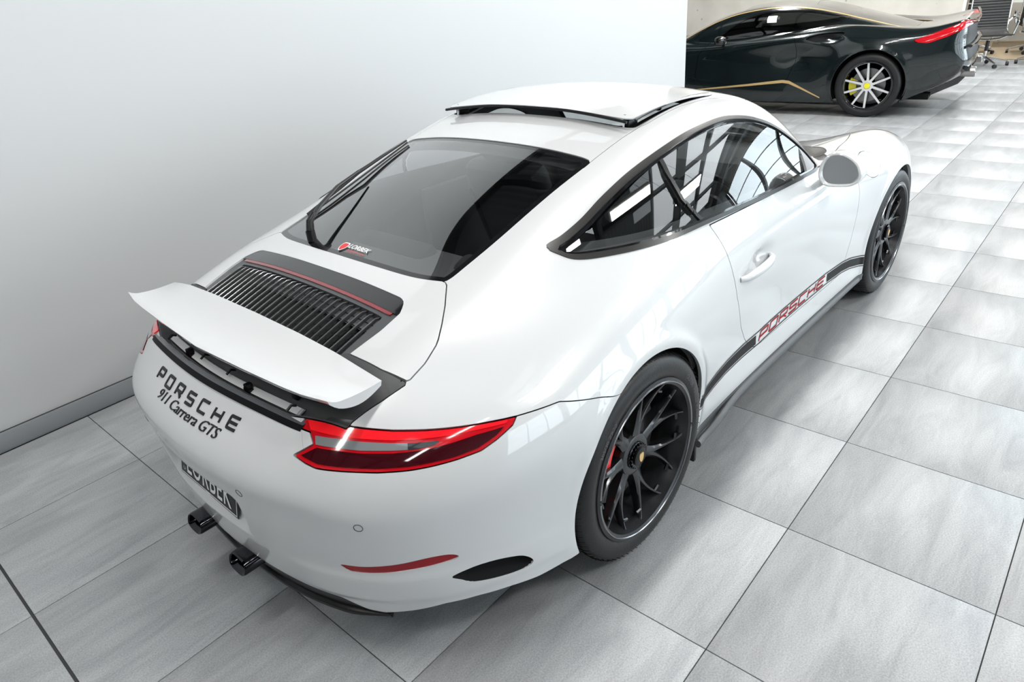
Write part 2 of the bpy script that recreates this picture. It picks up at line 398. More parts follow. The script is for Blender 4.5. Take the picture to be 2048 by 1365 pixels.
OL['light_clear']=[[-0.845, -0.488, 0.758], [-0.82, -0.545, 0.757], [-0.789, -0.599, 0.752], [-0.741, -0.663, 0.746], [-0.702, -0.706, 0.743], [-0.663, -0.74, 0.742], [-0.661, -0.747, 0.738], [-0.678, -0.741, 0.731], [-0.712, -0.714, 0.728], [-0.753, -0.673, 0.729], [-0.802, -0.611, 0.732], [-0.835, -0.559, 0.737], [-0.86, -0.505, 0.739]]
OL['light_dark']=[[-0.892, -0.479, 0.718], [-0.86, -0.511, 0.737], [-0.836, -0.56, 0.735], [-0.803, -0.612, 0.73], [-0.754, -0.674, 0.727], [-0.698, -0.728, 0.728], [-0.646, -0.764, 0.732], [-0.588, -0.795, 0.737], [-0.52, -0.829, 0.737], [-0.553, -0.825, 0.722], [-0.601, -0.809, 0.708], [-0.654, -0.783, 0.702], [-0.7, -0.753, 0.7], [-0.745, -0.716, 0.698], [-0.797, -0.659, 0.698], [-0.844, -0.595, 0.702], [-0.88, -0.533, 0.707]]
OL['refl']=[[-0.9, -0.553, 0.405], [-0.871, -0.605, 0.406], [-0.821, -0.677, 0.416], [-0.763, -0.738, 0.43], [-0.72, -0.77, 0.429], [-0.699, -0.783, 0.42], [-0.692, -0.787, 0.41], [-0.704, -0.779, 0.404], [-0.748, -0.746, 0.397], [-0.794, -0.703, 0.391], [-0.835, -0.654, 0.383], [-0.872, -0.599, 0.38], [-0.89, -0.568, 0.383]]
OL['vent']=[[-0.715, -0.769, 0.345], [-0.691, -0.782, 0.322], [-0.665, -0.795, 0.301], [-0.604, -0.824, 0.285], [-0.537, -0.851, 0.276], [-0.506, -0.863, 0.283], [-0.503, -0.865, 0.296], [-0.518, -0.862, 0.317], [-0.546, -0.853, 0.338], [-0.603, -0.831, 0.356], [-0.663, -0.802, 0.36]]
OL['text_box']=[[0.915, -0.854, 0.368], [0.944, -0.855, 0.34], [1.617, -0.857, 0.381], [1.586, -0.859, 0.337]]
# ================================================================== THE HALL
TS=.5915; WY=.609
m_wall=mat('white_plaster',(.60,.612,.62),.6)
m_grey=mat('grey_skirting',(.26,.28,.295),.45)
def floor_material():
    m=bpy.data.materials.new('porcelain_stone_tile'); m.use_nodes=True; nt=m.node_tree; b=nt.nodes['Principled BSDF']
    N=nt.nodes.new; L=nt.links.new
    tc=N('ShaderNodeTexCoord'); oi=N('ShaderNodeObjectInfo'); 
    mp=N('ShaderNodeMapping'); mp.inputs['Scale'].default_value=(1.0,4.2,1); mp.inputs['Rotation'].default_value=(0,0,-.5)
    add=N('ShaderNodeVectorMath'); add.operation='ADD'; sc=N('ShaderNodeVectorMath'); sc.operation='SCALE'; cmb=N('ShaderNodeCombineXYZ')
    L(oi.outputs['Random'],cmb.inputs[0]); L(oi.outputs['Random'],cmb.inputs[1]); L(oi.outputs['Random'],cmb.inputs[2]); sc.inputs['Scale'].default_value=37
    L(cmb.outputs[0],sc.inputs[0]); L(tc.outputs['Object'],mp.inputs['Vector']); L(mp.outputs[0],add.inputs[0]); L(sc.outputs[0],add.inputs[1])
    n1=N('ShaderNodeTexNoise'); n1.inputs['Scale'].default_value=2.6; n1.inputs['Detail'].default_value=8; n1.inputs['Roughness'].default_value=.62; n1.inputs['Distortion'].default_value=.9; L(add.outputs[0],n1.inputs['Vector'])
    n2=N('ShaderNodeTexNoise'); n2.inputs['Scale'].default_value=210; n2.inputs['Detail'].default_value=3; L(tc.outputs['Object'],n2.inputs['Vector'])
    r1=N('ShaderNodeValToRGB'); r1.color_ramp.elements[0].position=.30; r1.color_ramp.elements[0].color=(.285,.297,.308,1); r1.color_ramp.elements[1].position=.70; r1.color_ramp.elements[1].color=(.415,.43,.44,1)
    e=r1.color_ramp.elements.new(.5); e.color=(.35,.363,.374,1)
    L(n1.outputs['Fac'],r1.inputs[0])
    r2=N('ShaderNodeValToRGB'); r2.color_ramp.elements[0].position=.3; r2.color_ramp.elements[0].color=(.80,.80,.80,1); r2.color_ramp.elements[1].position=.7; r2.color_ramp.elements[1].color=(1.16,1.16,1.16,1)
    L(n2.outputs['Fac'],r2.inputs[0])
    mx=N('ShaderNodeMix'); mx.data_type='RGBA'; mx.blend_type='MULTIPLY'; mx.inputs[0].default_value=1; L(r1.outputs[0],mx.inputs[6]); L(r2.outputs[0],mx.inputs[7]); L(mx.outputs[2],b.inputs['Base Color'])
    rr=N('ShaderNodeMapRange'); rr.inputs['To Min'].default_value=.34; rr.inputs['To Max'].default_value=.44; L(n1.outputs['Fac'],rr.inputs[0]); L(rr.outputs[0],b.inputs['Roughness'])
    bp=N('ShaderNodeBump'); bp.inputs['Strength'].default_value=.18; bp.inputs['Distance'].default_value=.002; L(n2.outputs['Fac'],bp.inputs['Height']); L(bp.outputs[0],b.inputs['Normal'])
    return m
m_tile=floor_material(); m_grout=mat('dark_grout',(.035,.037,.04),.8)
fl=MB().box(-9,17,-9.5,8,-.06,-.004).build('floor',m_grout); tag(fl,kind='structure')
g=.0016
tb=MB().box(-TS/2+g,TS/2-g,-TS/2+g,TS/2-g,-.012,0,bev=.0008)
tme=tb.build('tile',m_tile,fl).data; bpy.data.objects.remove(bpy.data.objects['tile'])
cmi=cam.matrix_world.inverted()
def seen(x,y,z=0,mg=1.15):
    v=cmi@Vector((x,y,z))
    if v.z>-.2: return False
    return abs(v.x/-v.z)<1024/1367.4*mg and abs(v.y/-v.z)<682.5/1367.4*mg
wide=[]
for j in range(-6,29):
    for i in range(-12,16):
        # tile i,j spans between grid lines j..j+1 (along x) and i..i+1 (towards -y)
        x0=j*TS+(0 if j>=-1 else -.006); cx=x0+TS/2; cy=-(i+.5)*TS
        if cy>WY-.1 and cx<5.6: continue
        if any(seen(cx+a,cy+b) for a in (-TS/2,0,TS/2) for b in (-TS/2,0,TS/2)): link('tile',tme,None,fl,(cx,cy,0))
        else: wide.append((cx,cy))
rest=MB()
for cx,cy in wide: rest.box(cx-TS/2+g,cx+TS/2-g,cy-TS/2+g,cy+TS/2-g,-.012,0)
for x in np.arange(-9,17,TS):
    for y in (-8.6,-8.0): rest.box(x,x+TS-.003,y,y+TS-.003,-.012,0)
for x in np.arange(-9,-3.6,TS):
    for y in np.arange(-7.4,.5,TS): rest.box(x,x+TS-.003,y,y+TS-.003,-.012,0)
tag(rest.build('tile_field',m_tile,fl),kind='stuff')
# partition wall beside the white car
w=MB().box(-9,5.955,WY,WY+.16,0,3.45,bev=.004).build('wall_left',m_wall); tag(w,kind='structure')
bb=MB().box(-9,-1.12,WY-.012,WY,0,.0935,bev=.002).build('baseboard_left',m_grey); tag(bb,kind='structure')
bb2=MB()
for a,b_ in ((-1.117,-.62),(-.617,1.6),(1.603,3.8),(3.803,5.955)): bb2.box(a,b_,WY-.012,WY,0,.0935,bev=.002)
tag(bb2.build('skirting_board',m_grey,bb))
tag(MB().box(-9,5.955,WY-.006,WY,.0935,.097).build('shadow_gap_strip',mat('shadow_gap',(.05,.05,.055),.6)),kind='structure')  # thin dark strip painted in for the shaded gap above the skirting
# back wall: cast concrete with shutter marks and blowholes
def concrete():
    m=bpy.data.materials.new('pale_cast_concrete'); m.use_nodes=True; nt=m.node_tree; b=nt.nodes['Principled BSDF']; N=nt.nodes.new; L=nt.links.new
    tc=N('ShaderNodeTexCoord'); n=N('ShaderNodeTexNoise'); n.inputs['Scale'].default_value=1.6; n.inputs['Detail'].default_value=7; L(tc.outputs['Object'],n.inputs['Vector'])
    v=N('ShaderNodeTexVoronoi'); v.inputs['Scale'].default_value=5; L(tc.outputs['Object'],v.inputs['Vector'])
    r=N('ShaderNodeValToRGB'); r.color_ramp.elements[0].position=.3; r.color_ramp.elements[0].color=(.62,.59,.53,1); r.color_ramp.elements[1].position=.7; r.color_ramp.elements[1].color=(.82,.79,.72,1); L(n.outputs['Fac'],r.inputs[0])
    r2=N('ShaderNodeValToRGB'); r2.color_ramp.elements[0].position=.05; r2.color_ramp.elements[0].color=(.45,.42,.38,1); r2.color_ramp.elements[1].position=.10; r2.color_ramp.elements[1].color=(1,1,1,1); L(v.outputs['Distance'],r2.inputs[0])
    mx=N('ShaderNodeMix'); mx.data_type='RGBA'; mx.blend_type='MULTIPLY'; mx.inputs[0].default_value=.7; L(r.outputs[0],mx.inputs[6]); L(r2.outputs[0],mx.inputs[7]); L(mx.outputs[2],b.inputs['Base Color']); b.inputs['Roughness'].default_value=.75
    return m
m_conc=concrete()
w=MB().box(11.6,11.8,-.67,8,0,4.9).build('wall_back',m_conc); tag(w,kind='structure')
w=MB().box(16.0,16.2,-2.8,8,0,6.8).box(16.0,16.2,-9.5,-2.8,0,.25).box(16.0,16.2,-9.5,-2.8,6.0,6.8).build('wall_far',mat('beige_far_wall',(.46,.43,.38),.7)); tag(w,kind='structure')
w=MB().box(-9.2,-9,-9.5,8,0,6.8).build('wall_rear',mat('light_rear_wall',(.62,.63,.64),.7)); tag(w,kind='structure')
w=MB().box(-9,16,8,8.2,0,6.8).build('wall_side',mat('light_rear_wall'),); tag(w,kind='structure')
# window wall on the right of the hall: piers, spandrel and glazed bays with mullions (seen as reflections)
m_dark=mat('dark_steel',(.03,.032,.035),.5)
wr=MB(); wr.box(-9,16,-9.5,-9.3,0,.25); wr.box(-9,16,-9.5,-9.3,3.3,6.8)
bays=[(-.4,3),(3.4,6.8),(7.2,11.2),(11.5,15.7)]
xs=[-9]+[v for b_ in bays for v in b_]+[16]
for a,b_ in zip(xs[::2],xs[1::2]): wr.box(a,b_,-9.5,-9.3,.25,3.3 if a<7 else 6.0)
tag(wr.build('wall_right',mat('grey_window_wall',(.30,.31,.32),.6)),kind='structure')
m_pane=glassmat('window_pane',(.93,.96,.96))
for i,(a,b_) in enumerate(bays):
    zt=3.3 if a<7 else 6.0
    f=MB(); f.box(a,b_,-9.44,-9.36,.25,.33); f.box(a,b_,-9.44,-9.36,zt-.08,zt)
    for k in range(4): x=a+(b_-a-.07)*k/3; f.box(x,x+.07,-9.44,-9.36,.25,zt)
    for z in ((1.3,2.3) if zt<4 else (1.3,2.5,3.7,4.9)): f.box(a,b_,-9.43,-9.37,z,z+.05)
    fo=f.build('window_%d'%(i+1),m_dark); tag(fo,kind='structure')
    MB().box(a+.02,b_-.02,-9.405,-9.395,.3,zt-.04).build('pane',m_pane,fo)
f=MB()
for y in np.linspace(-9.3,-2.87,6): f.box(16.06,16.14,y,y+.07,.25,6.0)
for z in (.25,1.3,2.5,3.7,4.9,5.92): f.box(16.07,16.13,-9.3,-2.8,z,z+.06)
fo=f.build('window_5',m_dark); tag(fo,kind='structure'); MB().box(16.09,16.1,-9.3,-2.8,.3,5.95).build('pane',m_pane,fo)
# corrugated roof lining with purlins; rooflights let the daylight in
m_roof=mat('dark_corrugated_roof',(.20,.205,.21),.5,.2)
V=[];Fc=[];n=520
gx=np.linspace(-9,16,n)
for x in gx: 
    z=6.45+.03*math.sin(x*2*PI/.19)
    V+=[(x,-9.5,z),(x,8,z)]
for i in range(n-1): Fc.append((2*i,2*i+1,2*i+3,2*i+2))
ro=link('ceiling',mesh('ceiling',V,Fc,True),m_roof); tag(ro,kind='structure')
pb=MB()
for y in (-8,-6.2,-4.4,-2.6,-.8,1.0,2.8,4.6,6.4): pb.box(-9,16,y-.05,y+.05,6.22,6.4)
for x in (-6,-1,4,9,14): pb.box(x-.09,x+.09,-9.5,8,5.9,6.22)
pb.build('purlin',m_dark,ro)
m_sky=mat('rooflight_panel',(.9,.9,.9),.5,emit=(.90,.96,1),es=.7)
for k,(x,y) in enumerate([(1.4,-5.2),(1.4,3.4),(6.6,-5.2),(6.6,3.4),(-3.6,-5.2),(11.5,-3.6)]):
    pb=MB().box(x-.55,x+.55,y-1.6,y+1.6,6.36,6.39).build('rooflight',m_sky,ro)
for x in (8.2,10.4,12.6): MB().box(x-.8,x+.8,-8.9,-5.0,6.36,6.39).build('rooflight',mat('clear_rooflight_panel',(.9,.9,.9),.5,emit=(.92,.97,1),es=3.2),ro)
# pendant strip lamps; the area lights at the top of the script are their light
m_lamp=mat('lamp_tube',(.9,.9,.9),.4,emit=(1,.97,.90),es=4); m_body=mat('lamp_body',(.75,.75,.75),.4)
alllamps=LAMPS+[(7,-2.0),(7,1.6),(10.5,-2.0),(10.5,1.6),(7,-5.2),(2,-6.8),(14,-1)]
def place_words(x,y):
    if x<-2: a='as added fill behind the white coupe'
    elif x<0: a='over the white coupe\'s tail'
    elif y<-5: a='over the floor ' + ('right of the white coupe' if x<3 else 'before the dark coupe')
    elif x<3: a='over the doors of the white coupe'
    elif x<6: a='past the nose of the white coupe'
    elif x<8: a='in front of the dark coupe'
    elif x<12: a='beyond the dark coupe'
    else: a='above the office chairs'
    return a+(', row by the white wall' if y>-2 and x<6 else ', window side row' if y<-3 else ', middle row' if y<0 else ', farthest left row')
for k,(x,y) in enumerate(alllamps):
    e=empty('strip_lamp',(x,y,4.38)); tag(e,'white strip lamp hung '+place_words(x,y),'lamp','strip lamps under the roof')
    MB().box(-.78,.78,-.13,.13,.01,.09,bev=.01).build('lamp_housing',m_body,e)
    MB().box(-.74,.74,-.10,-.03,-.012,.009).box(-.74,.74,.03,.10,-.012,.009).build('lamp_tube',m_lamp,e)
    for q in (-.6,.6): MB().tube([(q,0,.09),(q,0,2.02)],.004,6).build('hanging_wire',m_dark,e)
# ================================================================== THE WHITE COUPE
G_=star_mesh(F,-.35,2.75,.45,250,190,66); N_=grad(F,G_)
BV,BN,BT=grid_tris(G_,N_)
def refine(V,N,T,sel):
    """split the chosen triangles in four and put the new points back on the body"""
    m=sel(V[T].mean(1)); P=T[m]; K=T[~m]; nv=len(V)
    e=np.concatenate([P[:,[0,1]],P[:,[1,2]],P[:,[2,0]]]); e=np.sort(e,1); u,inv=np.unique(e[:,0]*np.int64(nv)+e[:,1],return_inverse=True)
    a=u//nv; b=u%nv; M=(V[a]+V[b])/2; n=N[a]+N[b]; n/=np.linalg.norm(n,axis=1,keepdims=True)
    for _ in range(2):
        f=F(M[:,0],M[:,1],M[:,2]); d=(F(M[:,0]+n[:,0]*.002,M[:,1]+n[:,1]*.002,M[:,2]+n[:,2]*.002)-f)/.002; M=M-n*np.clip(f/np.where(np.abs(d)<.2,1,d),-.004,.004)[:,None]
    s_=np.sign(M[:,1:2]); g_=grad(F,M); n=g_
    k=len(P); i0,i1,i2=nv+inv[:k],nv+inv[k:2*k],nv+inv[2*k:]
    Q=np.concatenate([np.stack([P[:,0],i0,i2],1),np.stack([i0,P[:,1],i1],1),np.stack([i2,i1,P[:,2]],1),np.stack([i0,i1,i2],1)])
    return np.concatenate([V,M]),np.concatenate([N,n]),np.concatenate([K,Q])
BV,BN,BT=refine(BV,BN,BT,lambda c:(c[:,0]<-.36)&(c[:,2]>.19)&(c[:,2]<.83)&(np.abs(c[:,1])<.89))
BV,BN,BT=refine(BV,BN,BT,lambda c:(c[:,0]<-.46)&(c[:,2]>.67)&(c[:,2]<.80)&(np.abs(c[:,1])>.41)|(c[:,0]<-.8)&(c[:,2]>.37)&(c[:,2]<.55)&(np.abs(c[:,1])<.27)&((c[:,2]>.50)|(np.abs(c[:,1])>.21)|(c[:,2]<.43)))
BV,BN,BT=refine(BV,BN,BT,lambda c:(c[:,0]>.35)&(c[:,0]<2.1)&(c[:,2]>.58)&(c[:,2]<.97)&(np.abs(c[:,1])>.6))
CAR=empty('car',(0.8751,-1.1081,0),-.0247)
tag(CAR,'glossy white coupe beside the white wall, raised rear wing and open sunroof','car')
paint=mat('white_paint',(.63,.643,.65),.28,0,1.0,coatr=.02)
m_black=mat('satin_black_plastic',(.008,.008,.009),.35,spec=.3)
m_gloss=mat('gloss_black',(.006,.006,.007),.08,0,.6)
m_dgrey=mat('dark_grey_plastic',(.06,.062,.065),.5,bump=.15,bs=300)
m_rubber=mat('black_rubber',(.018,.018,.019),.55)
m_chrome=mat('bright_metal',(.75,.76,.78),.12,1)
m_dchrome=mat('black_chrome',(.035,.035,.04),.12,1)
m_red=mat('clear_red_plastic',(.62,.004,.012),.12,0,1.0)
m_gap=mat('dark_void',(.004,.004,.004),.9)
m_lining=mat('grey_cabin_lining',(.09,.093,.096),.8)
def fside(V,poly,side=0,ymin=.35):
    """signed distance to a polygon drawn in side view (x,z); side -1 right, +1 left, 0 both"""
    P=V[:,[0,2]]; p=np.array(poly); m=(P[:,0]>p[:,0].min()-.3)&(P[:,0]<p[:,0].max()+.3)
    f=np.full(len(V),.3); f[m]=sdf_poly(P[m],poly); f=np.maximum(f,ymin-np.abs(V[:,1]))
    if side: f=np.maximum(f,-.02-side*V[:,1])
    return f
def ftop(V,poly,zmin=.6):
    P=V[:,:2]; p=np.array(poly); m=(P[:,0]>p[:,0].min()-.3)&(P[:,0]<p[:,0].max()+.3)
    f=np.full(len(V),.3); f[m]=sdf_poly(P[m],poly); return np.maximum(f,zmin-V[:,2])
def fcorner(V,poly,side):
    """outline drawn on the corner: u runs outward and forward, v up"""
    u=(V[:,0]+np.abs(V[:,1]))*.7071; P=np.stack([u,V[:,2]],1); m=(V[:,0]<0)
    f=np.full(len(V),.3); f[m]=sdf_poly(P[m],poly); return np.maximum(f,-.02-side*V[:,1])
def fcirc(V,cx,cz,r,ymin): return np.maximum(np.hypot(V[:,0]-cx,V[:,2]-cz)-r,ymin-np.abs(V[:,1]))
def cor(name): return [((x+y_)*.7071,z) for x,y_,z in [(a,abs(b),c) for a,b,c in OL[name]]]
def split(P,f,gap=0.):
    """(inside, outside) of f<0, leaving a gap between them"""
    return clip(*P,f(P[0])+gap),clip(*P,-f(P[0])+gap)
def piece(name,P,m,parent,skirt=.012,off=0.,mirror=False):
    V,N,T=P
    if len(T)==0: print('EMPTY',name); return None
    V=V+N*off
    e=np.concatenate([T[:,[0,1]],T[:,[1,2]],T[:,[2,0]]]); es=np.sort(e,1); key=es[:,0]*np.int64(len(V))+es[:,1]
    u,inv,cnt=np.unique(key,return_inverse=True,return_counts=True); be=e[cnt[inv]==1]
    Vn=V; nT=T; nrm=N
    if skirt and len(be):
        ln=np.linalg.norm(V[be[:,0]]-V[be[:,1]],axis=1)
        bv=np.unique(be); mp=np.full(len(V),-1); mp[bv]=np.arange(len(bv))
        sn=np.cross(V[be[:,1]]-V[be[:,0]],N[be[:,0]]); sn/=np.maximum(np.linalg.norm(sn,axis=1,keepdims=True),1e-9)
        acc=np.zeros((len(V),3)); np.add.at(acc,be[:,0],sn); np.add.at(acc,be[:,1],sn); a=acc[bv]; a/=np.maximum(np.linalg.norm(a,axis=1,keepdims=True),1e-9)
        o1=len(V); o2=o1+len(bv)
        Vn=np.concatenate([V,V[bv],V[bv]-N[bv]*skirt]); nrm=np.concatenate([N,a,a])
        i0=mp[be[:,0]]; i1=mp[be[:,1]]
        S=np.concatenate([np.stack([o1+i1,o1+i0,o2+i0],1),np.stack([o1+i1,o2+i0,o2+i1],1)]); nT=np.concatenate([T,S])
    me=bpy.data.meshes.new(name); me.vertices.add(len(Vn)); me.vertices.foreach_set('co',Vn.ravel().astype(np.float32))
    me.loops.add(len(nT)*3); me.loops.foreach_set('vertex_index',nT.ravel().astype(np.int32)); me.polygons.add(len(nT)); me.polygons.foreach_set('loop_start',np.arange(0,len(nT)*3,3,dtype=np.int32))
    me.polygons.foreach_set('use_smooth',np.ones(len(nT),bool)); me.update(calc_edges=True); me.validate()
    try: me.normals_split_custom_set_from_vertices(nrm.tolist()) if len(me.vertices)==len(nrm) else print('normals',name)
    except Exception as ex: print(name,ex)
    return link(name,me,m,parent)
def strip_poly(line,w):
    """polygon of constant half width round an open line"""
    P=np.array(line,float); t=np.gradient(P,axis=0); t/=np.linalg.norm(t,axis=1,keepdims=True); n=np.stack([-t[:,1],t[:,0]],1)
    return np.concatenate([P+n*w,(P-n*w)[::-1]])
def solve(axis,A,B,s=1,lo=None,hi=None):
    """put points on the body: axis 'x' (from behind), 'y' (side s) or 'z' (from above)"""
    A=np.asarray(A,float);B=np.asarray(B,float)
    a=np.full_like(A,{'x':-1.2,'y':1.05,'z':1.45}[axis]); b=np.full_like(A,{'x':-.3,'y':.35,'z':.55}[axis])
    for _ in range(30):
        m=(a+b)/2
        f={'x':lambda:F(m,A,B),'y':lambda:F(A,m,B),'z':lambda:F(A,B,m)}[axis]()
        ins=f<0; b=np.where(ins,m,b); a=np.where(ins,a,m)
    return {'x':lambda:np.stack([m,A,B],-1),'y':lambda:np.stack([A,m*s,B],-1),'z':lambda:np.stack([A,B,m],-1)}[axis]()
def lay(P,V2,Fc,name,m,parent,off=.0015,th=.0):
    """put flat lettering on the surface: P maps 2-D verts to surface points (with normals)"""
    Q=P(V2); N=grad(F,Q); 
    me=mesh(name,Q+N*off,Fc); return link(name,me,m,parent)
# ---------------------------------------------------------------- outlines (side view x,z / top view x,y)
DLO=smooth_poly([(-.045,1.005),(-.035,.984),(-.005,.968),(.085,.958),(.34,.940),(.57,.930),(.98,.908),(1.32,.895),(1.545,.893),(1.50,.955),(1.405,1.045),(1.312,1.108),(1.21,1.150),(1.10,1.178),(.96,1.194),(.76,1.188),(.581,1.165),(.40,1.130),(.24,1.087),(.11,1.045),(.02,1.020)],5)
RG=[(x,-y) for x,y in smooth_poly([(-.335,-.425),(-.362,-.33),(-.376,-.18),(-.380,0),(-.376,.18),(-.362,.33),(-.335,.425),(-.315,.446),(-.22,.448),(0,.453),(.16,.458),(.30,.466),(.335,.466),(.352,.44),(.352,.33),(.345,.18),(.342,0),(.345,-.18),(.352,-.33),(.352,-.44),(.335,-.466),(.30,-.466),(.16,-.458),(0,-.453),(-.22,-.448),(-.315,-.446)],4)]
WS=smooth_poly([(1.30,0),(1.31,.30),(1.335,.50),(1.36,.56),(1.50,.625),(1.70,.685),(1.86,.70),(1.98,.60),(2.06,.35),(2.08,0),(2.06,-.35),(1.98,-.60),(1.86,-.70),(1.70,-.685),(1.50,-.625),(1.36,-.56),(1.335,-.50),(1.31,-.30)],4)
SUN=smooth_poly([(.575,0),(.58,.25),(.587,.40),(.60,.455),(.64,.468),(.86,.476),(1.05,.488),(1.12,.485),(1.15,.45),(1.165,.25),(1.17,0),(1.165,-.25),(1.15,-.45),(1.12,-.485),(1.05,-.488),(.86,-.476),(.64,-.468),(.60,-.455),(.587,-.40),(.58,-.25)],4)
R_ARC,F_ARC=.366,.358
# lid: the white panel round the engine grille, from the rear glass to the wing recess
LID=[(-.33,-.452),(-.40,-.515),(-.45,-.553),(-.50,-.585),(-.56,-.600),(-.625,-.603)]
LIDP=LID+[(-.648,-.529),(-.657,-.451),(-.662,-.40),(-.69,-.38),(-.69,.38),(-.662,.40),(-.657,.451),(-.648,.529)]+[(x,-y) for x,y in LID[::-1]]
# recess under the wing: between the lid, the fenders and the dark slit
REC=[(-.628,-.606),(-.70,-.588),(-.776,-.560),(-.795,-.556),(-.832,-.446),(-.862,-.36),(-.888,-.22),(-.900,0),(-.888,.22),(-.862,.36),(-.832,.446),(-.795,.556),(-.776,.560),(-.70,.588),(-.628,.606)]
RECP=REC+[(-.648,.529),(-.657,.451),(-.662,.40),(-.688,.38),(-.688,-.38),(-.662,-.40),(-.657,-.451),(-.648,-.529)]
GRO=[(-.442,-.375),(-.446,-.395),(-.462,-.412),(-.49,-.428),(-.56,-.430),(-.69,-.412),(-.72,-.40),(-.72,.40),(-.69,.412),(-.56,.430),(-.49,.428),(-.462,.412),(-.446,.395),(-.442,.375),(-.444,.2),(-.446,0),(-.444,-.2)]
LIGHT=cor('light'); REFL=smooth_poly(cor('refl'),3); VENT=smooth_poly(cor('vent'),3)
DOOR=[(.563,.925),(.583,.871),(.597,.82),(.612,.75),(.640,.65),(.708,.50),(.765,.42),(.82,.365),(.865,.342),(.93,.333),(1.34,.326),(1.65,.326),(1.76,.330),(1.80,.345),(1.835,.40),(1.868,.474),(1.90,.60),(1.915,.70),(1.90,.80),(1.80,.86),(1.66,.872),(1.575,.885)]
DOORP=DOOR+[(1.545,.893),(1.32,.895),(.98,.908)]
def sill_z(V):
    """lower edge of the white skin"""
    x,y=V[:,0],np.abs(V[:,1]); s=np.full(len(V),.225)
    s=np.where(x<-.3,np.interp(y,[0,.30,.50,.56,.60,.68,.74,.79,.83,.86],[.262,.258,.248,.205,.198,.218,.236,.236,.226,.212]),s)
    s=np.where(x>2.7,.20,s); return s
SK=(BV,BN,BT)
low,white=split(SK,lambda V:V[:,2]-sill_z(V),.001)
# dark lower valance and skirts
low=clip(*low,.155-low[0][:,2])
_,low=split(low,lambda V:fcirc(V,0,.345,R_ARC+.012,.5)); _,low=split(low,lambda V:fcirc(V,2.45,.345,F_ARC+.012,.5))
rv,rest_=split(low,lambda V:V[:,0]+.45,0); rv,_=split(rv,lambda V:np.abs(V[:,1])-.60,0); fv,sk=split(rest_,lambda V:2.55-V[:,0],0); sk=clip(*sk,.3-sk[0][:,0]); sk=clip(*sk,.187-sk[0][:,2])
piece('rear_valance',rv,m_black,CAR,.02,-.004); piece('front_valance',fv,m_black,CAR,.02,-.003)
skl,skr=split(sk,lambda V:-V[:,1],0); m_skirt=mat('grey_side_skirt',(.10,.105,.11),.45)
piece('side_skirt',skl,m_skirt,CAR,.02,.004); piece('side_skirt',skr,m_skirt,CAR,.02,.004)
for c,r in ((0,R_ARC),(2.45,F_ARC)): _,white=split(white,lambda V:fcirc(V,c,.345,r,.5))
# glazing
glass,white=split(white,lambda V:ftop(V,RG),0); PG=glass
ws,white=split(white,lambda V:ftop(V,WS,.85),0)
dlo,white=split(white,lambda V:fside(V,DLO),0)
sun,white=split(white,lambda V:ftop(V,SUN,1.0),0)
m_rg=glassmat('rear_glass',(.60,.61,.615),.0,1.62,1.9); m_sg=glassmat('side_glass',(.62,.64,.64),.0,1.5,1.9)
rim,pane=split(PG,lambda V:-ftop(V,RG)-.022,0)
rg=piece('rear_window',pane,m_rg,CAR,.0,-.003); piece('rear_window_border',rim,m_gloss,CAR,.006,-.003)
rim,pane=split(ws,lambda V:-ftop(V,WS,.85)-.03-.05*(V[:,0]>1.75),0)
piece('windscreen',pane,glassmat('windscreen_glass',(.5,.52,.52),0,1.45,.7),CAR,.0,-.003); piece('windscreen_border',rim,m_black,CAR,.006,-.003)
m_trim=mat('satin_dark_window_trim',(.018,.017,.016),.3,.1)
for s in (-1,1):
    d,_=split(dlo,lambda V:-s*V[:,1],0)
    ring,gl=split(d,lambda V:-fside(V,DLO)-.012,0)
    piece('window_trim',ring,m_trim,CAR,.012,.003)
    seal,gl=split(gl,lambda V:-fside(V,DLO)-.019,0); piece('window_seal',seal,m_gloss,CAR,.008,-.003)
    # B-post line between the door glass and the quarter glass
    BL=[(.545,1.165),(.508,1.096),(.497,1.024),(.520,.974),(.556,.925)]
    post,gl=split(gl,lambda V:fside(V,strip_poly(BL,.008),0,.3),0); piece('window_post',post,m_black,CAR,.01,.001)
    tri,gl=split(gl,lambda V:fside(V,[(1.395,.85),(1.62,.85),(1.62,1.2),(1.43,1.2),(1.43,1.0)],0,.3),0); piece('mirror_triangle',tri,m_black if s>0 else mat('grey_triangle',(.35,.36,.38),.5),CAR,.01,-.002)
    gv=gl[0]; X_,Z_=gv[:,0]-.7,gv[:,2]-1.0; A_=np.stack([np.ones_like(X_),X_,Z_,X_*X_,X_*Z_,Z_*Z_,X_**3],1); cf=np.linalg.lstsq(A_,np.abs(gv[:,1]),rcond=None)[0]
    nn=np.stack([-(cf[1]+2*cf[3]*X_+cf[4]*Z_+3*cf[6]*X_**2),np.ones_like(X_)*1.0,-(cf[2]+cf[4]*X_+2*cf[5]*Z_)],1); nn/=np.linalg.norm(nn,axis=1,keepdims=True); nn[:,1]*=s
    gl=(np.stack([gv[:,0],s*(A_@cf-.006),gv[:,2]],1),nn,gl[2])
    q,dgl=split(gl,lambda V:V[:,0]-np.interp(V[:,2],[.925,.974,1.024,1.096,1.165],[.556,.520,.497,.508,.545]),0)
    piece('quarter_window',q,m_sg,CAR,0,-.006); piece('door_window',dgl,m_sg,CAR,0,-.006)
# engine lid and its grille opening, wing recess
rec,white=split(white,lambda V:ftop(V,RECP,.6),.0015)
lid,white=split(white,lambda V:ftop(V,LIDP,.6),.0018)
gro,lid=split(lid,lambda V:ftop(V,GRO,.6),0)
piece('engine_lid',lid,paint,CAR,.016)
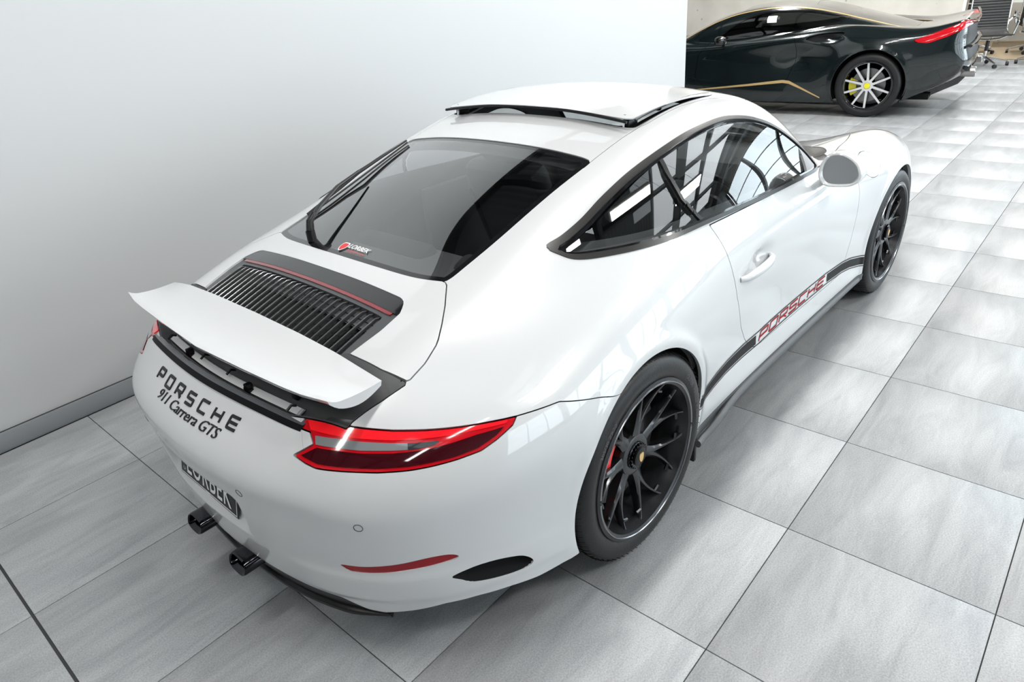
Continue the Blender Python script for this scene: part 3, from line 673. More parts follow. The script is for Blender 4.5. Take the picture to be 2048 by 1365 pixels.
# recess: the skin is lowered to make the dark well the wing lifts out of
V,N,T=rec; dd=np.clip(-ftop(V,RECP,.6)/.03,0,1); dd=dd*dd*(3-2*dd); Vr=V-np.array([0,0,1])*(dd*.045)[:,None]+np.array([1,0,0])*(dd*.010)[:,None]
piece('wing_well',(Vr,N,T),m_dgrey,CAR,.02)
# tail lights, reflectors, vents
LV=[]
for s in (-1,1):
    l,white=split(white,lambda V:fcorner(V,LIGHT,s),.0015); LV.append(l)
    rf,white=split(white,lambda V:fcorner(V,REFL,s),0); o=piece('bumper_reflector',rf,mat('deep_red_reflector',(.30,.002,.008),.2,0,0,spec=.35),CAR,.012,-.004)
    vt,white=split(white,lambda V:fcorner(V,VENT,s),0); V,N,T=vt
    d=np.clip(-fcorner(V,VENT,s)/.012,0,1); piece('bumper_vent',(V-N*(d*.05)[:,None],N,T),m_gap,CAR,.02,-.003)
# dark slit between the lights
SL=[(-.835,-.545),(-.835,-.445),(-.862,-.36),(-.888,-.22),(-.900,0),(-.888,.22),(-.862,.36),(-.835,.445),(-.835,.545)]
# doors, lids, bumper joints
doors=[]
for s in (-1,1):
    d,white=split(white,lambda V:fside(V,DOORP,s,.5),.0017); piece('door',d,paint,CAR,.014)
    fu=None
FU=smooth_poly([(2.050,.790),(2.02,.812),(2.035,.842),(2.10,.870),(2.17,.868),(2.215,.845),(2.215,.815),(2.17,.790),(2.10,.782)],4)
FUz=smooth_poly([(2.068,.846),(2.012,.835),(1.985,.808),(1.995,.775),(2.05,.738),(2.11,.726),(2.155,.74),(2.178,.775),(2.165,.815),(2.125,.838)],5)
f,white=split(white,lambda V:fside(V,FUz,-1,.5),.0012); piece('fuel_flap',f,paint,CAR,.01)
HOOD=smooth_poly([(1.93,0),(1.91,.40),(1.86,.62),(1.89,.715),(2.0,.708),(2.20,.680),(2.5,.60),(2.85,.52),(3.05,.45),(3.14,.25),(3.16,0),(3.14,-.25),(3.05,-.45),(2.85,-.52),(2.5,-.60),(2.20,-.680),(2.0,-.708),(1.89,-.715),(1.86,-.62),(1.91,-.40)],4)
cowl,white=split(white,lambda V:ftop(V,smooth_poly([(1.86,.62),(1.80,.73),(1.72,.735),(1.70,.70),(1.90,.55),(2.02,.2),(2.03,0),(2.02,-.2),(1.90,-.55),(1.70,-.70),(1.72,-.735),(1.80,-.73),(1.86,-.62),(1.93,-.40),(1.98,0),(1.93,.40)],2),.7),0)
cl_,cr_=split(cowl,lambda V:-V[:,1],0); piece('cowl_end',cl_,m_black,CAR,.02,-.004); piece('cowl_end',cr_,m_black,CAR,.02,-.004)
h,white=split(white,lambda V:ftop(V,HOOD,.55),.0017); piece('front_lid',h,paint,CAR,.014)
# rear bumper: everything behind the joint from the light tip to the wheel arch, below the lights
BUMP=[((x+abs(y))*.7071,z) for x,y,z in [(-.9,-.445,.775),(-.862,-.445,.778)]]
def fbump(V):
    u=(V[:,0]+np.abs(V[:,1]))*.7071
    zl=np.interp(u,[-1,-.295,-.28,0.25,.36,.50,.54],[.79,.79,.72,.748,.742,.69,.675])
    return np.maximum(V[:,2]-zl,V[:,0]-.02)
rb,white=split(white,fbump,.0013); piece('rear_bumper',rb,paint,CAR,.014)
# seams left and right of the roof panel: the roof is its own pressing
ROOF=[(.30,.466),(.34,.466),(.51,.469),(.60,.474),(.66,.482),(.86,.489),(1.05,.507),(1.2,.53),(1.30,.545)]
RP=ROOF+[(1.36,.50),(1.31,.30),(1.30,0),(1.31,-.30),(1.36,-.50)]+[(x,-y) for x,y in ROOF[::-1]]
rfp,white=split(white,lambda V:ftop(V,RP,1.0),.0015); piece('roof_panel',rfp,paint,CAR,.014)
piece('body_shell',white,paint,CAR,.014)
# sunroof: panel tilted up at the back on two arms, dark frame below
V,N,T=sun; t=np.clip((1.17-V[:,0])/.59,0,1); Vs=V+np.array([-.018,0,.034])*t[:,None]+np.array([0,0,.002])
sp=piece('sunroof',(Vs,N,T),paint,CAR,.004); 
V,N,T=sun; fr,_=split(sun,lambda V:-ftop(V,SUN,1.0)-.05,0); piece('sunroof_frame',fr,m_black,CAR,.03,-.022)
es=solve('z',[.583]*31,np.linspace(-.46,.46,31)); es[:,2]+=.034; es[:,0]-=.018
MB().tube(es+[-.004,0,-.004],.0055,6).build('panel_seal',m_black,sp)
sd=[(x,.470+.0*x,z+.030*t) for x,z,t in [(a,solve('z',[a],[.470])[0,2],max(0,(1.17-a)/.59)) for a in np.linspace(.60,1.12,14)]]
for s in (-1,1):
    MB().tube([(a,b*s,c+.0) for a,b,c in sd],.004,6).build('panel_seal',m_black,sp)
    z=solve('z',[.60],[.43])[0,2]; MB().box(-.004,.004,-.004,.004,-.03,.03,Matrix.Translation((.60,.425*s,z+.01))@Matrix.Rotation(.2,4,'Y')).build('lift_arm',m_chrome,CAR)
    MB().box(.602,.66,.43*s-.012,.43*s+.012,z-.005,z+.022,bev=.003).build('arm_bracket',m_black,CAR)
MB().poly([(a,b) for a,b in [(.60,-.42),(.60,.42),(.615,.42),(.615,-.42)]],1.2,1.235,lambda u,v,w:(u,v,w-.10*v*v)).build('wind_deflector',m_gloss,CAR)
# inner skin: cabin lining behind the paint (keeps the inside dark), with the windows cut out
LNr=(BV-BN*.035,BN,BT); LN=clip(*LNr,.5-LNr[0][:,2]); LN=clip(*LN,-.56-LN[0][:,0]); LN=clip(*LN,LN[0][:,0]-2.15)
for fn in (lambda V:ftop(V,RG)+.03,lambda V:ftop(V,WS,.80)+.03,lambda V:fside(V,DLO)+.025,lambda V:ftop(V,SUN,1.0)+.03): _,LN=split(LN,fn,0)
for c,r in ((0,R_ARC),(2.45,F_ARC)): _,LN=split(LN,lambda V:fcirc(V,c,.345,r,.5))
ln=piece('cabin_lining',LN,m_lining,CAR,0)
# wheel housings and floor
for x in (0,2.45):
    for s in (-1,1):
        o=MB(); n=40; rr=.372 if x==0 else .362
        o.lathe([(rr,.875*s if x==0 else .84*s),(rr,.52*s),(.02,.52*s)],n,'y',(x,0,.345)); ob=o.build('wheel_housing',m_gap,CAR)
        bm=bmesh.new(); bm.from_mesh(ob.data); bmesh.ops.bisect_plane(bm,geom=bm.verts[:]+bm.edges[:]+bm.faces[:],plane_co=(0,0,.16),plane_no=(0,0,-1),clear_outer=True); bm.to_mesh(ob.data); bm.free()
MB().box(-.74,3.2,-.45,.45,.145,.17).box(.40,2.06,-.80,.80,.145,.165).build('underbody',m_gap,CAR)
EC=np.array(1)
# ---------------------------------------------------------------- tail lights
m_lred=mat('bright_red_lens',(.95,.012,.02),.1,0,1,emit=(1,.01,.015),es=.18); m_lclear=mat('clear_grey_lens',(.30,.32,.33),.08,.3,1.0); m_ldark=mat('dark_red_lens',(.045,.003,.006),.06,0,1.0)
STRIP=cor('light_strip'); CLR=cor('light_clear'); DRK=cor('light_dark')
for s,l in zip((-1,1),LV):
    t=piece('tail_light',l,m_red,CAR,.02,-.002)
    st=[c for c in cor('light')][:9]; upper=st[1:]+STRIP[::-1]
    a,_=split(l,lambda V:fcorner(V,upper,s)+.003,0); piece('light_band',a,m_lred,t,.003,.0005)
    b,_=split(l,lambda V:fcorner(V,CLR,s)+.002,0); bb_=piece('clear_lens',b,m_lclear,t,.003,.0003)
    dkc,_=split(b,lambda V:(V[:,0]+np.abs(V[:,1]))*-.7071+.0-.02,0)
    piece('lamp_chamber',dkc,mat('smoked_lens',(.04,.045,.05),.08,.2,1.0),t,.003,.0010)
    c,_=split(l,lambda V:fcorner(V,DRK,s)+.001,0); piece('dark_lens',c,m_ldark,t,.003,.0003)
    for k,(z0,u0,u1) in enumerate([(.748,-.24,-.02),(.742,-.24,-.03),(.7365,-.245,-.05)]):
        pass
# ---------------------------------------------------------------- wheels (outer face towards -y; turned round for the left side)
m_rim=mat('satin_black_wheel',(.085,.088,.092),.26,.9); m_lip=mat('dark_wheel_rim',(.045,.046,.05),.25,.7)
m_disc=mat('brake_disc',(.22,.22,.22),.35,1); m_cal=mat('red_caliper',(.75,.01,.012),.3,0,.6); m_gold=mat('gold_crest',(.80,.55,.22),.35,.4)
m_tread=mat('tyre_rubber',(.014,.014,.015),.42,spec=.35,bump=.3,bs=160); m_ttext=mat('tyre_lettering',(.10,.10,.105),.5)
def make_wheel(w,R,rim_r,hub,label=None):
    """w: tyre width, y=0 is the outer sidewall plane, the wheel reaches to +w"""
    root=empty('wheel')
    t=MB(); k=.012
    prof=[(rim_r+.004,.014),(rim_r+.012,.006),(rim_r+.030,.001),(R-.038,.001),(R-.020,.007),(R-.008,.018),(R-.002,.034)]
    n=6; a,b=.034,w-.034
    for i in range(n):
        y0=a+(b-a)*(i+.12)/n; y1=a+(b-a)*(i+.86)/n
        if i: prof+=[(R-.008,y0-.004),(R,y0)]
        prof+=[(R,y1)]
        if i<n-1: prof+=[(R-.008,y1+.004)]
    prof+=[(R-.002,b),(R-.008,w-.018),(R-.020,w-.007),(R-.038,w-.001),(rim_r+.03,w-.001),(rim_r+.004,w-.014),(rim_r-.012,w-.02),(rim_r-.012,.02)]
    ty=t.lathe(prof,112,closed=True).build('tyre',m_tread,root)
    sp=MB()                                               # cross grooves of the tread shoulders
    for i in range(84):
        a0=2*PI*i/84
        for (ya,yb) in ((.012,.052),(w-.052,w-.012)):
            pts=[]
            for (rr,yy,da) in ((R-.006,ya,0),(R+.0006,ya+.016,.012),(R+.0006,yb if ya<.1 else yb-.016,.035)):
                pts.append(((rr)*math.cos(a0+da),yy,rr*math.sin(a0+da)))
            sp.tube(pts,.0016,4,flat=.6,smooth=False)
    tag(sp.build('tread_sipe',m_gap,ty),kind='stuff')
    # raised sidewall lettering
    for txt,c0,rt,sz in (('305/30 ZR20' if w>.28 else '245/35 ZR20',2.4,R-.050,.021),('OUTER   PIRELLI  P ZERO',0.35,R-.050,.022)):
        V2,F2=text_mesh(txt,sz,0); V2=V2[:,:2]; wd_=V2[:,0].max()
        an=c0+ -(V2[:,0]-wd_/2)/rt; r_=rt+V2[:,1]-.006
        V3=np.stack([-r_*np.cos(an)*-1,np.full(len(an),-.0006),r_*np.sin(an)],1)
        link('sidewall_lettering',mesh('sidewall_lettering',V3,F2),m_ttext,ty)
    rb=MB().lathe([(rim_r+.008,.004),(rim_r+.010,.010),(rim_r+.002,.016),(rim_r-.010,.012),(rim_r-.016,.03),(rim_r-.030,.06),(rim_r-.032,w-.05),(rim_r+.004,w-.02),(rim_r+.002,w-.015),(rim_r-.038,w-.05),(rim_r-.038,.07),(rim_r-.022,.03),(rim_r-.014,.006),(rim_r-.004,.0)],96,closed=True).build('rim_barrel',m_lip,root)
    MB().tube([((rim_r-.004)*math.cos(a),.0005,(rim_r-.004)*math.sin(a)) for a in np.linspace(0,2*PI,96,endpoint=False)],.0028,6,closed=True).build('rim_highlight_ring',mat('rim_edge_highlight',(.30,.31,.32),.2,.9),root)  # brighter ring added for the highlight along the rim edge
    # seven V spokes
    ro=rim_r-.016
    def arm(a0,da,name):
        m_=MB(); n=12; V=[]
        for i in range(n+1):
            t=i/n; r=.062+(ro-.062)*t; a_=a0+da*(t**1.35)*1.0; y=hub+(.020-hub)*(t**1.7)+.004*math.sin(PI*t)
            wd=.020*(1-t)**2.6+.0052+.003*(t>.94); dp=.030*(1-t)+.022
            c,s_=math.cos(a_),math.sin(a_); tx,tz=-s_,c
            for (u,v) in ((-wd,.006),(-wd*.45,0),(wd*.45,0),(wd,.006),(wd*.8,dp),(-wd*.8,dp)):
                V.append((r*c+tx*u,y+v,r*s_+tz*u))
        Fc=[]
        for i in range(n):
            for k_ in range(6): Fc.append((i*6+k_,i*6+(k_+1)%6,(i+1)*6+(k_+1)%6,(i+1)*6+k_))
        Fc+=[tuple(range(6)),tuple(n*6+k_ for k_ in range(6))[::-1]]
        return m_.add(V,Fc,True)
    for k_ in range(7):
        a0=PI/2-.235+2*PI*k_/7; s_=arm(a0,.262,'a'); s2=arm(a0,-.262,'b'); s_.add(s2.V,s2.F,True)
        sp_=s_.build('spoke',m_rim,root)
    for k_ in range(14):                                  # small webs closing the spoke ends at the rim
        a0=PI/2-.235+2*PI*(k_//2)/7+(.262 if k_%2 else -.262); 
        MB().tube([((ro-.03)*math.cos(a0+d),.034,(ro-.03)*math.sin(a0+d)) for d in (-.055,0,.055)],.006,6).build('spoke_web',m_rim,root)
    h=MB().lathe([(.075,hub+.012),(.070,hub+.001),(.060,hub-.004),(.046,hub-.002),(.044,hub+.006)],48)
    h.lathe([(.075,hub+.012),(.078,hub+.05)],48).build('hub',m_rim,root)
    nut=MB(); pr=[]
    for i in range(80):
        a_=2*PI*i/80; r_=.0405+(.0035 if (i//2)%2 else -.0015); pr.append((r_*math.cos(a_),r_*math.sin(a_)))
    nut.poly(pr,hub-.014,hub+.01,lambda u,v,w_:(u,w_,v)); nut.lathe([(.046,hub+.004),(.045,hub-.004),(.042,hub-.006)],48)
    nu=nut.build('centre_lock_nut',m_dchrome,root)
    MB().lathe([(.031,hub-.013),(.031,hub-.019),(.026,hub-.021),(1e-4,hub-.022)],40).build('centre_cap',m_black,nu)
    cr=[(-.010,.014),(0,.016),(.010,.014),(.0115,.004),(.009,-.008),(0,-.017),(-.009,-.008),(-.0115,.004)]
    c1=MB().poly(smooth_poly(cr,4),hub-.0235,hub-.021,lambda u,v,w_:(u,w_,v)).build('crest',m_gold,nu)
    c2=MB()
    for q in ((-.0095,-.001,.001,.012),(.001,.0095,-.010,-.001)):
        c2.box(q[0],q[1],hub-.0245,hub-.0233,q[2],q[3])
    c2.poly([(-.003,.0055),(.0035,.006),(.003,-.006),(-.0025,-.005)],hub-.0255,hub-.0244,lambda u,v,w_:(u,w_,v))
    return root
def add_brake(root,hub,ang):
    MB().lathe([(.090,hub+.055),(.187,hub+.055),(.187,hub+.085),(.090,hub+.085)],64,closed=True).build('brake_disc',m_disc,root)
    MB().lathe([(.02,hub+.04),(.088,hub+.045),(.092,hub+.075)],40).build('disc_bell',m_black,root)
    c=MB(); pts=[]
    for a_ in np.linspace(ang-.55,ang+.55,12): pts.append((a_,))
    V=[];n=12
    for (a_,) in pts:
        e=1-abs(a_-ang)/.55; th=.024+.012*min(1,e*3)
        for r_,y in ((.118,hub+.050-th),(.196,hub+.050-th*.8),(.205,hub+.10),(.118,hub+.10)): V.append((r_*math.cos(a_),y,r_*math.sin(a_)))
    Fc=[(i*4+k,i*4+(k+1)%4,(i+1)*4+(k+1)%4,(i+1)*4+k) for i in range(n-1) for k in range(4)]+[(0,1,2,3),tuple((n-1)*4+k for k in range(4))[::-1]]
    c.add(V,Fc).build('brake_caliper',m_cal,root)
def copy_tree(o,parent=None):
    c=o.copy(); COL.objects.link(c)
    if parent is not None: c.parent=parent
    for ch in list(o.children): copy_tree(ch,c)
    return c
wR=make_wheel(.305,.345,.263,.052); wF=make_wheel(.245,.340,.263,.030)
def place_wheel(src,first,x,y,z,left,cal,hub,steer=0):
    """a wheel becomes a part (tyre) of the car with its own pieces: parts hang one level below"""
    w=src if first else copy_tree(src)
    return w
def flat_wheel(src,x,y,z,left,hub,cal,steer=0,spin=0):
    """merge the wheel into car > wheel > pieces (third level pieces are joined into their part)"""
    e=MB().lathe([(.02,.12),(.05,.12),(.05,.2),(.02,.2)],24,closed=True).build('wheel',m_black,CAR)
    e.location=(x,y,z); e.rotation_euler=(0,spin if not left else -spin,(PI if left else 0)+steer)
    def rec(o,M):
        for ch in o.children:
            if ch.type=='MESH':
                c=bpy.data.objects.new(ch.name.split('.')[0],ch.data); COL.objects.link(c); c.parent=e
                if 'kind' in ch: c['kind']=ch['kind']
            rec(ch,M)
    rec(src,None); add_brake(e,hub,cal-spin); return e
flat_wheel(wR,0,-.918,.345,False,.052,2.75,0,.0); flat_wheel(wR,0,.918,.345,True,.052,.4)
flat_wheel(wF,2.45,-.888,.340,False,.030,2.9,0,.12); flat_wheel(wF,2.45,.888,.340,True,.030,.3)
for r in (wR,wF):
    for o in list(r.children_recursive): bpy.data.objects.remove(o)
    bpy.data.objects.remove(r)
# ---------------------------------------------------------------- raised rear wing
WL=[(0,-.695,.905),(.25,-.697,.904),(.42,-.700,.899),(.50,-.697,.886),(.587,-.690,.868)]
WTt=[(0,-.886,.867),(.25,-.874,.868),(.42,-.864,.870),(.50,-.858,.873),(.587,-.843,.878)]
def wingpt(v,u,bot=False):
    y=abs(v)*.587; lx=np.interp(y,[a[0] for a in WL],[a[1] for a in WL]); lz=np.interp(y,[a[0] for a in WL],[a[2] for a in WL])
    tx=np.interp(y,[a[0] for a in WTt],[a[1] for a in WTt]); tz=np.interp(y,[a[0] for a in WTt],[a[2] for a in WTt])
    x=lx+(tx-lx)*u; z=lz+(tz-lz)*u-.014*math.sin(PI*u)*(1-.6*abs(v))
    if u>.8: z+=.010*((u-.8)/.2)**2
    yy=math.copysign(y,v)
    if bot:
        th=.008+.030*math.sin(PI*min(1,u*1.0))*(.55+.45*(1-abs(v)))+.004; z-=th; x-=.004*(1-2*u); 
        yy*=(1-.02*(abs(v)<.99))
    return (x,yy,z)
vs=np.concatenate([[-1,-.985],np.linspace(-.95,.95,37),[.985,1]]); us=np.linspace(0,1,15)
def gridmesh(bot):
    V=[wingpt(v,u,bot) for v in vs for u in us]; n=len(us); Fc=[]
    for i in range(len(vs)-1):
        for j in range(n-1):
            q=(i*n+j,i*n+j+1,(i+1)*n+j+1,(i+1)*n+j); Fc.append(q if not bot else q[::-1])
    return V,Fc,n
Vt,Ft,n=gridmesh(False); Vb,Fb,_=gridmesh(True)
mb=MB(); mb.add(Vt,Ft,True); mb.add(Vb,Fb,True)
nt=len(Vt); per=[i*n for i in range(len(vs))]+[(len(vs)-1)*n+j for j in range(n)][1:]+[i*n+n-1 for i in range(len(vs))][::-1][1:]+[j for j in range(n)][::-1][1:-1]
mb.add(Vt+Vb,[(per[i],per[(i+1)%len(per)],per[(i+1)%len(per)]+nt,per[i]+nt) for i in range(len(per))],False)
wing=mb.build('rear_wing',paint,CAR)
bm=bmesh.new(); bm.from_mesh(wing.data); bmesh.ops.remove_doubles(bm,verts=bm.verts,dist=.0004); bmesh.ops.recalc_face_normals(bm,faces=bm.faces); bm.to_mesh(wing.data); bm.free(); wing.data.set_sharp_from_angle(angle=.7)
V=[];Fc=[]                                             # dark underside of the wing
for v in np.linspace(-.93,.93,31):
    for u in np.linspace(.05,.93,9): p_=wingpt(v,u,True); V.append((p_[0],p_[1],p_[2]-.002))
for i in range(30):
    for j in range(8): Fc.append((i*9+j,(i+1)*9+j,(i+1)*9+j+1,i*9+j+1))
link('wing_underside',mesh('wing_underside',V,Fc,True),m_dgrey,wing)
for y in (-.33,-.12,.12,.33):
    MB().box(-.80,-.775,y-.012,y+.012,.775,.85,bev=.004).box(-.82,-.77,y-.020,y+.020,.835,.858,bev=.004).build('wing_strut',m_black,CAR)
# bright support rail in the gap and the dark garnish strip between the lights
def rowpts(off_z,off_x,y0=.43,n=41,row=SL):
    P=[]
    for y in np.linspace(-y0,y0,n):
        x=float(nat([-.545,-.445,-.36,-.22,0,.22,.36,.445,.545],[-.825,-.858,-.874,-.891,-.902,-.891,-.874,-.858,-.825],np.array([y]))[0]); P.append((x+off_x,y,.778-.015*(abs(y)/.43)**3+off_z))
    return P
def ribbon(name,A,B,m,parent,th=.004):
    """curved strip between two rows of points"""
    n=len(A); V=list(A)+list(B)+[(a[0]+th,a[1],a[2]-th) for a in A]+[(b[0]+th,b[1],b[2]-th) for b in B]; Fc=[]
    for i in range(n-1): Fc+=[(i,i+1,n+i+1,n+i),(2*n+i,3*n+i,3*n+i+1,2*n+i+1),(i,2*n+i,2*n+i+1,i+1),(n+i,n+i+1,3*n+i+1,3*n+i)]
    me=mesh(name,V,Fc,True); bm=bmesh.new(); bm.from_mesh(me); bmesh.ops.recalc_face_normals(bm,faces=bm.faces); bm.to_mesh(me); bm.free(); me.set_sharp_from_angle(angle=.6); return link(name,me,m,parent)
ribbon('garnish_strip',rowpts(-.004,-.004,.448),rowpts(.008,.008,.448),mat('slit_black',(.004,.004,.005),.5,spec=.1),CAR)
ribbon('garnish_strip_edge',rowpts(.008,.008,.448),rowpts(.011,.022,.448),mat('satin_grey_edge',(.16,.17,.18),.25,.5),CAR)
ribbon('engine_cover_edge',rowpts(-.008,.030,.40),rowpts(-.004,.038,.40),m_black,CAR)
ribbon('support_rail',rowpts(-.006,.045,.385),rowpts(.002,.064,.385),mat('silver_rail',(.88,.89,.90),.35),CAR)
for y in (-.17,.19): MB().box(-.853,-.833,y-.010,y+.010,.768,.792,bev=.003).box(-.852,-.836,y-.017,y+.017,.768,.778,bev=.002).build('rail_clip',m_black,CAR)
for y in (-.38,-.06,.10,.33): MB().tube([(-.85,y,.786),(-.835,y,.795),(-.822,y,.788)],.004,6).build('cable_clip',m_black,CAR)
for s in (-1,1):                                      # moulded tray pocket at each end of the well
    MB().box(-.80,-.70,min(.46*s,.55*s),max(.46*s,.55*s),.752,.762,bev=.004).build('tray_pocket',mat('glossy_grey_tray',(.07,.072,.075),.15,0,.5),CAR)
# ---------------------------------------------------------------- engine grille
topband,rg2=split(gro,lambda V:-.497-V[:,0],0); piece('grille_top_panel',topband,m_gloss,CAR,.012,-.001)
brake3,rg3=split(rg2,lambda V:np.maximum(-.508-V[:,0],np.abs(V[:,1])-.405),0); piece('third_brake_light',brake3,mat('dark_red_lens_strip',(.22,.004,.01),.12,0,1),CAR,.008,-.002)
fld,frm=split(rg3,lambda V:np.maximum(np.abs(V[:,1])-.388,V[:,0]+.520),0)
piece('grille_frame',frm,mat('slate_frame',(.085,.09,.095),.3,.2),CAR,.02,-.006)
V,N,T=fld; piece('grille_floor',(V-np.array([0,0,.045]),N,T),m_gap,CAR,0)
NS=26; sx=np.linspace(-.515,-.745,12)
for k in range(NS):
    y=-.375+.75*k/(NS-1); P=solve('z',sx,np.full(12,y)); N=grad(F,P); 
    P2=P-N*.006; P2[0]-=N[0]*.012; rr=[.0030*(.35 if i==0 else .8 if i==1 else 1) for i in range(12)]
    MB().tube(P2,rr,8,flat=2.0,up=tuple(N[5])).build('grille_slat',mat('slat_dark_metal',(.17,.175,.18),.25,.7),CAR)
cf=MB()
for x in np.linspace(-.54,-.74,9):
    P=solve('z',np.full(24,x),np.linspace(-.375,.375,24)); cf.tube([(a,b,c-.026) for a,b,c in P],.0025,4)
tag(cf.build('grille_cross_rib',m_black,CAR),kind='stuff')
# ---------------------------------------------------------------- lettering
GL={'P':[[(0,0),(0,1),(1,1),(1,.42),(0,.42)]],'O':[[(0,0),(0,1),(1,1),(1,0),(0,0)]],'R':[[(0,0),(0,1),(1,1),(1,.42),(0,.42)],[(.45,.42),(1,0)]],
'S':[[(1,1),(0,1),(0,.5),(1,.5),(1,0),(0,0)]],'C':[[(1,1),(0,1),(0,0),(1,0)]],'H':[[(0,0),(0,1)],[(1,0),(1,1)],[(0,.5),(1,.5)]],'E':[[(1,1),(0,1),(0,0),(1,0)],[(0,.5),(.95,.5)]]}
def rnd(pl,r,n=3):
    closed=pl[0]==pl[-1]; P=[np.array(p,float) for p in pl]; o=[]; m=len(P)
    if closed: P=P[:-1]; m-=1
    for i in range(m):
        if not closed and i in (0,m-1): o.append(P[i]); continue
        a,b,c=P[i-1],P[i],P[(i+1)%m]; u=(a-b)/np.linalg.norm(a-b); v=(c-b)/np.linalg.norm(c-b); A=b+u*r; C=b+v*r
        for k in range(n+1): t=k/n; o.append(A*(1-t)**2+2*b*t*(1-t)+C*t*t)
    return o,closed
def stroke(pl,w):
    """polyline -> ribbon (verts 2-D, quads)"""
    P,closed=pl; Q=[]
    m=len(P)
    for i in range(m if closed else m-1):
        a,b=P[i],P[(i+1)%m]; L_=np.linalg.norm(b-a); k=max(1,int(L_/.006)); Q+=[a+(b-a)*j/k for j in range(k)]
    if not closed: Q.append(P[-1])
    Q=np.array(Q); m=len(Q)
    nx=np.roll(Q,-1,0)-np.roll(Q,1,0)
    if not closed: nx[0]=Q[1]-Q[0]; nx[-1]=Q[-1]-Q[-2]
    nx/=np.maximum(np.linalg.norm(nx,axis=1,keepdims=True),1e-9); nn=np.stack([-nx[:,1],nx[:,0]],1)*w
    V=np.concatenate([Q+nn,Q-nn]); Fc=[(i,(i+1)%m,m+(i+1)%m,m+i) for i in range(m if closed else m-1)]
    return V,Fc
def letter(ch,x0,wd,y0,ht,w,slant=0):
    V=[];Fc=[]
    for pl in GL[ch]:
        P=[(x0+p[0]*wd+slant*p[1]*ht,y0+p[1]*ht) for p in pl]
        v,f=stroke(rnd(P,min(wd,ht)*.16),w); b=len(V); V+=v.tolist(); Fc+=[tuple(i+b for i in q) for q in f]
    return np.array(V),Fc
def place_rear(V2): return solve('x',-V2[:,0],V2[:,1])          # u runs to the right seen from behind
def raised(Pf,V2,Fc,name,m,parent,h):
    Q=Pf(V2); N=grad(F,np.abs(Q)*[1,1,1]*np.sign(Q+1e-12)); n=len(Q)
    V=np.concatenate([Q+N*h,Q-N*.001]); F2=[tuple(f) for f in Fc]+[]
    from collections import Counter
    ed=Counter()
    for f in Fc:
        for i in range(len(f)): ed[tuple(sorted((f[i],f[(i+1)%len(f)])))]+=1
    for f in Fc:
        for i in range(len(f)):
            a,b=f[i],f[(i+1)%len(f)]
            if ed[tuple(sorted((a,b)))]==1: F2.append((b,a,a+n,b+n))
    return link(name,mesh(name,V,F2),m,parent)
for k,ch in enumerate('PORSCHE'):
    u0=-.243+k*(.488-.038)/6; V2,F2=letter(ch,u0,.038,.721,.0225,.0030); raised(place_rear,V2,F2,'badge_letter',m_black,CAR,.003)
V2,F2=text_mesh('911 Carrera GTS',.040,0,.38,'CENTER',0,.95); V2=V2[:,:2]; V2[:,1]*=.62; V2=V2*(.375/(V2[:,0].max()-V2[:,0].min())); V2[:,1]+=.690
raised(place_rear,V2,F2,'script_badge',m_black,CAR,.0025)
# ---------------------------------------------------------------- side stripes and side lettering
def sidemesh(line_z,w0,w1,x0,x1,name,m,parent,off=.0016):
    """band between line+w0 and line+w1 in side view"""
    xx=np.arange(x0,x1,.008); xx=np.append(xx,x1); c=np.interp(xx,*line_z); n=len(xx)
    for s in (-1,1):
        Q=[]
        for w_ in (w0,(w0+w1)/2,w1): Q.append(solve('y',xx,c+w_,s))
        Q=np.array(Q); N=grad(F,Q); Q=Q+N*off
        V=Q.reshape(-1,3); Fc=[(r*n+i,r*n+i+1,(r+1)*n+i+1,(r+1)*n+i) for r in range(2) for i in range(n-1)]
        if s>0: Fc=[f[::-1] for f in Fc]
        link(name,mesh(name,V,Fc,True),m,parent)
SLN=([.355,.42,.50,.60,.75,.90,1.60,1.80,1.90,2.02,2.12],[.345,.362,.374,.380,.376,.367,.370,.360,.346,.318,.295])
m_str=mat('matt_black_vinyl',(.008,.008,.009),.45,spec=.15)
for a,b in ((.372,.876),(1.615,2.085)): sidemesh(SLN,-.020,.020,a,b,'side_stripe',m_str,CAR)
for w_ in ((.0255,.0300),(-.0300,-.0255)): sidemesh(SLN,w_[0],w_[1],.372,2.085,'stripe_pinline',m_str,CAR)
m_rt=mat('dark_red_vinyl',(.30,.003,.010),.45,spec=.15)
for s in (-1,1):
    for k,ch in enumerate('PORSCHE'):
        wd=.074; sl=.55
        if s<0: x0=.905+k*.0985; V2,F2=letter(ch,x0,wd,.349,.036,.0042,sl)
        else:
            x0=.905+(6-k)*.0985; V2,F2=letter(ch,0,wd,.349,.036,.0042,sl); V2[:,0]=x0+wd+.02-V2[:,0]
        V2[:,1]+=np.interp(V2[:,0],[.9,1.6],[0,.003])
        lay(lambda q:solve('y',q[:,0],q[:,1],s),V2,F2 if s<0 else [f[::-1] for f in F2],'side_letter',m_rt,CAR,.0018)
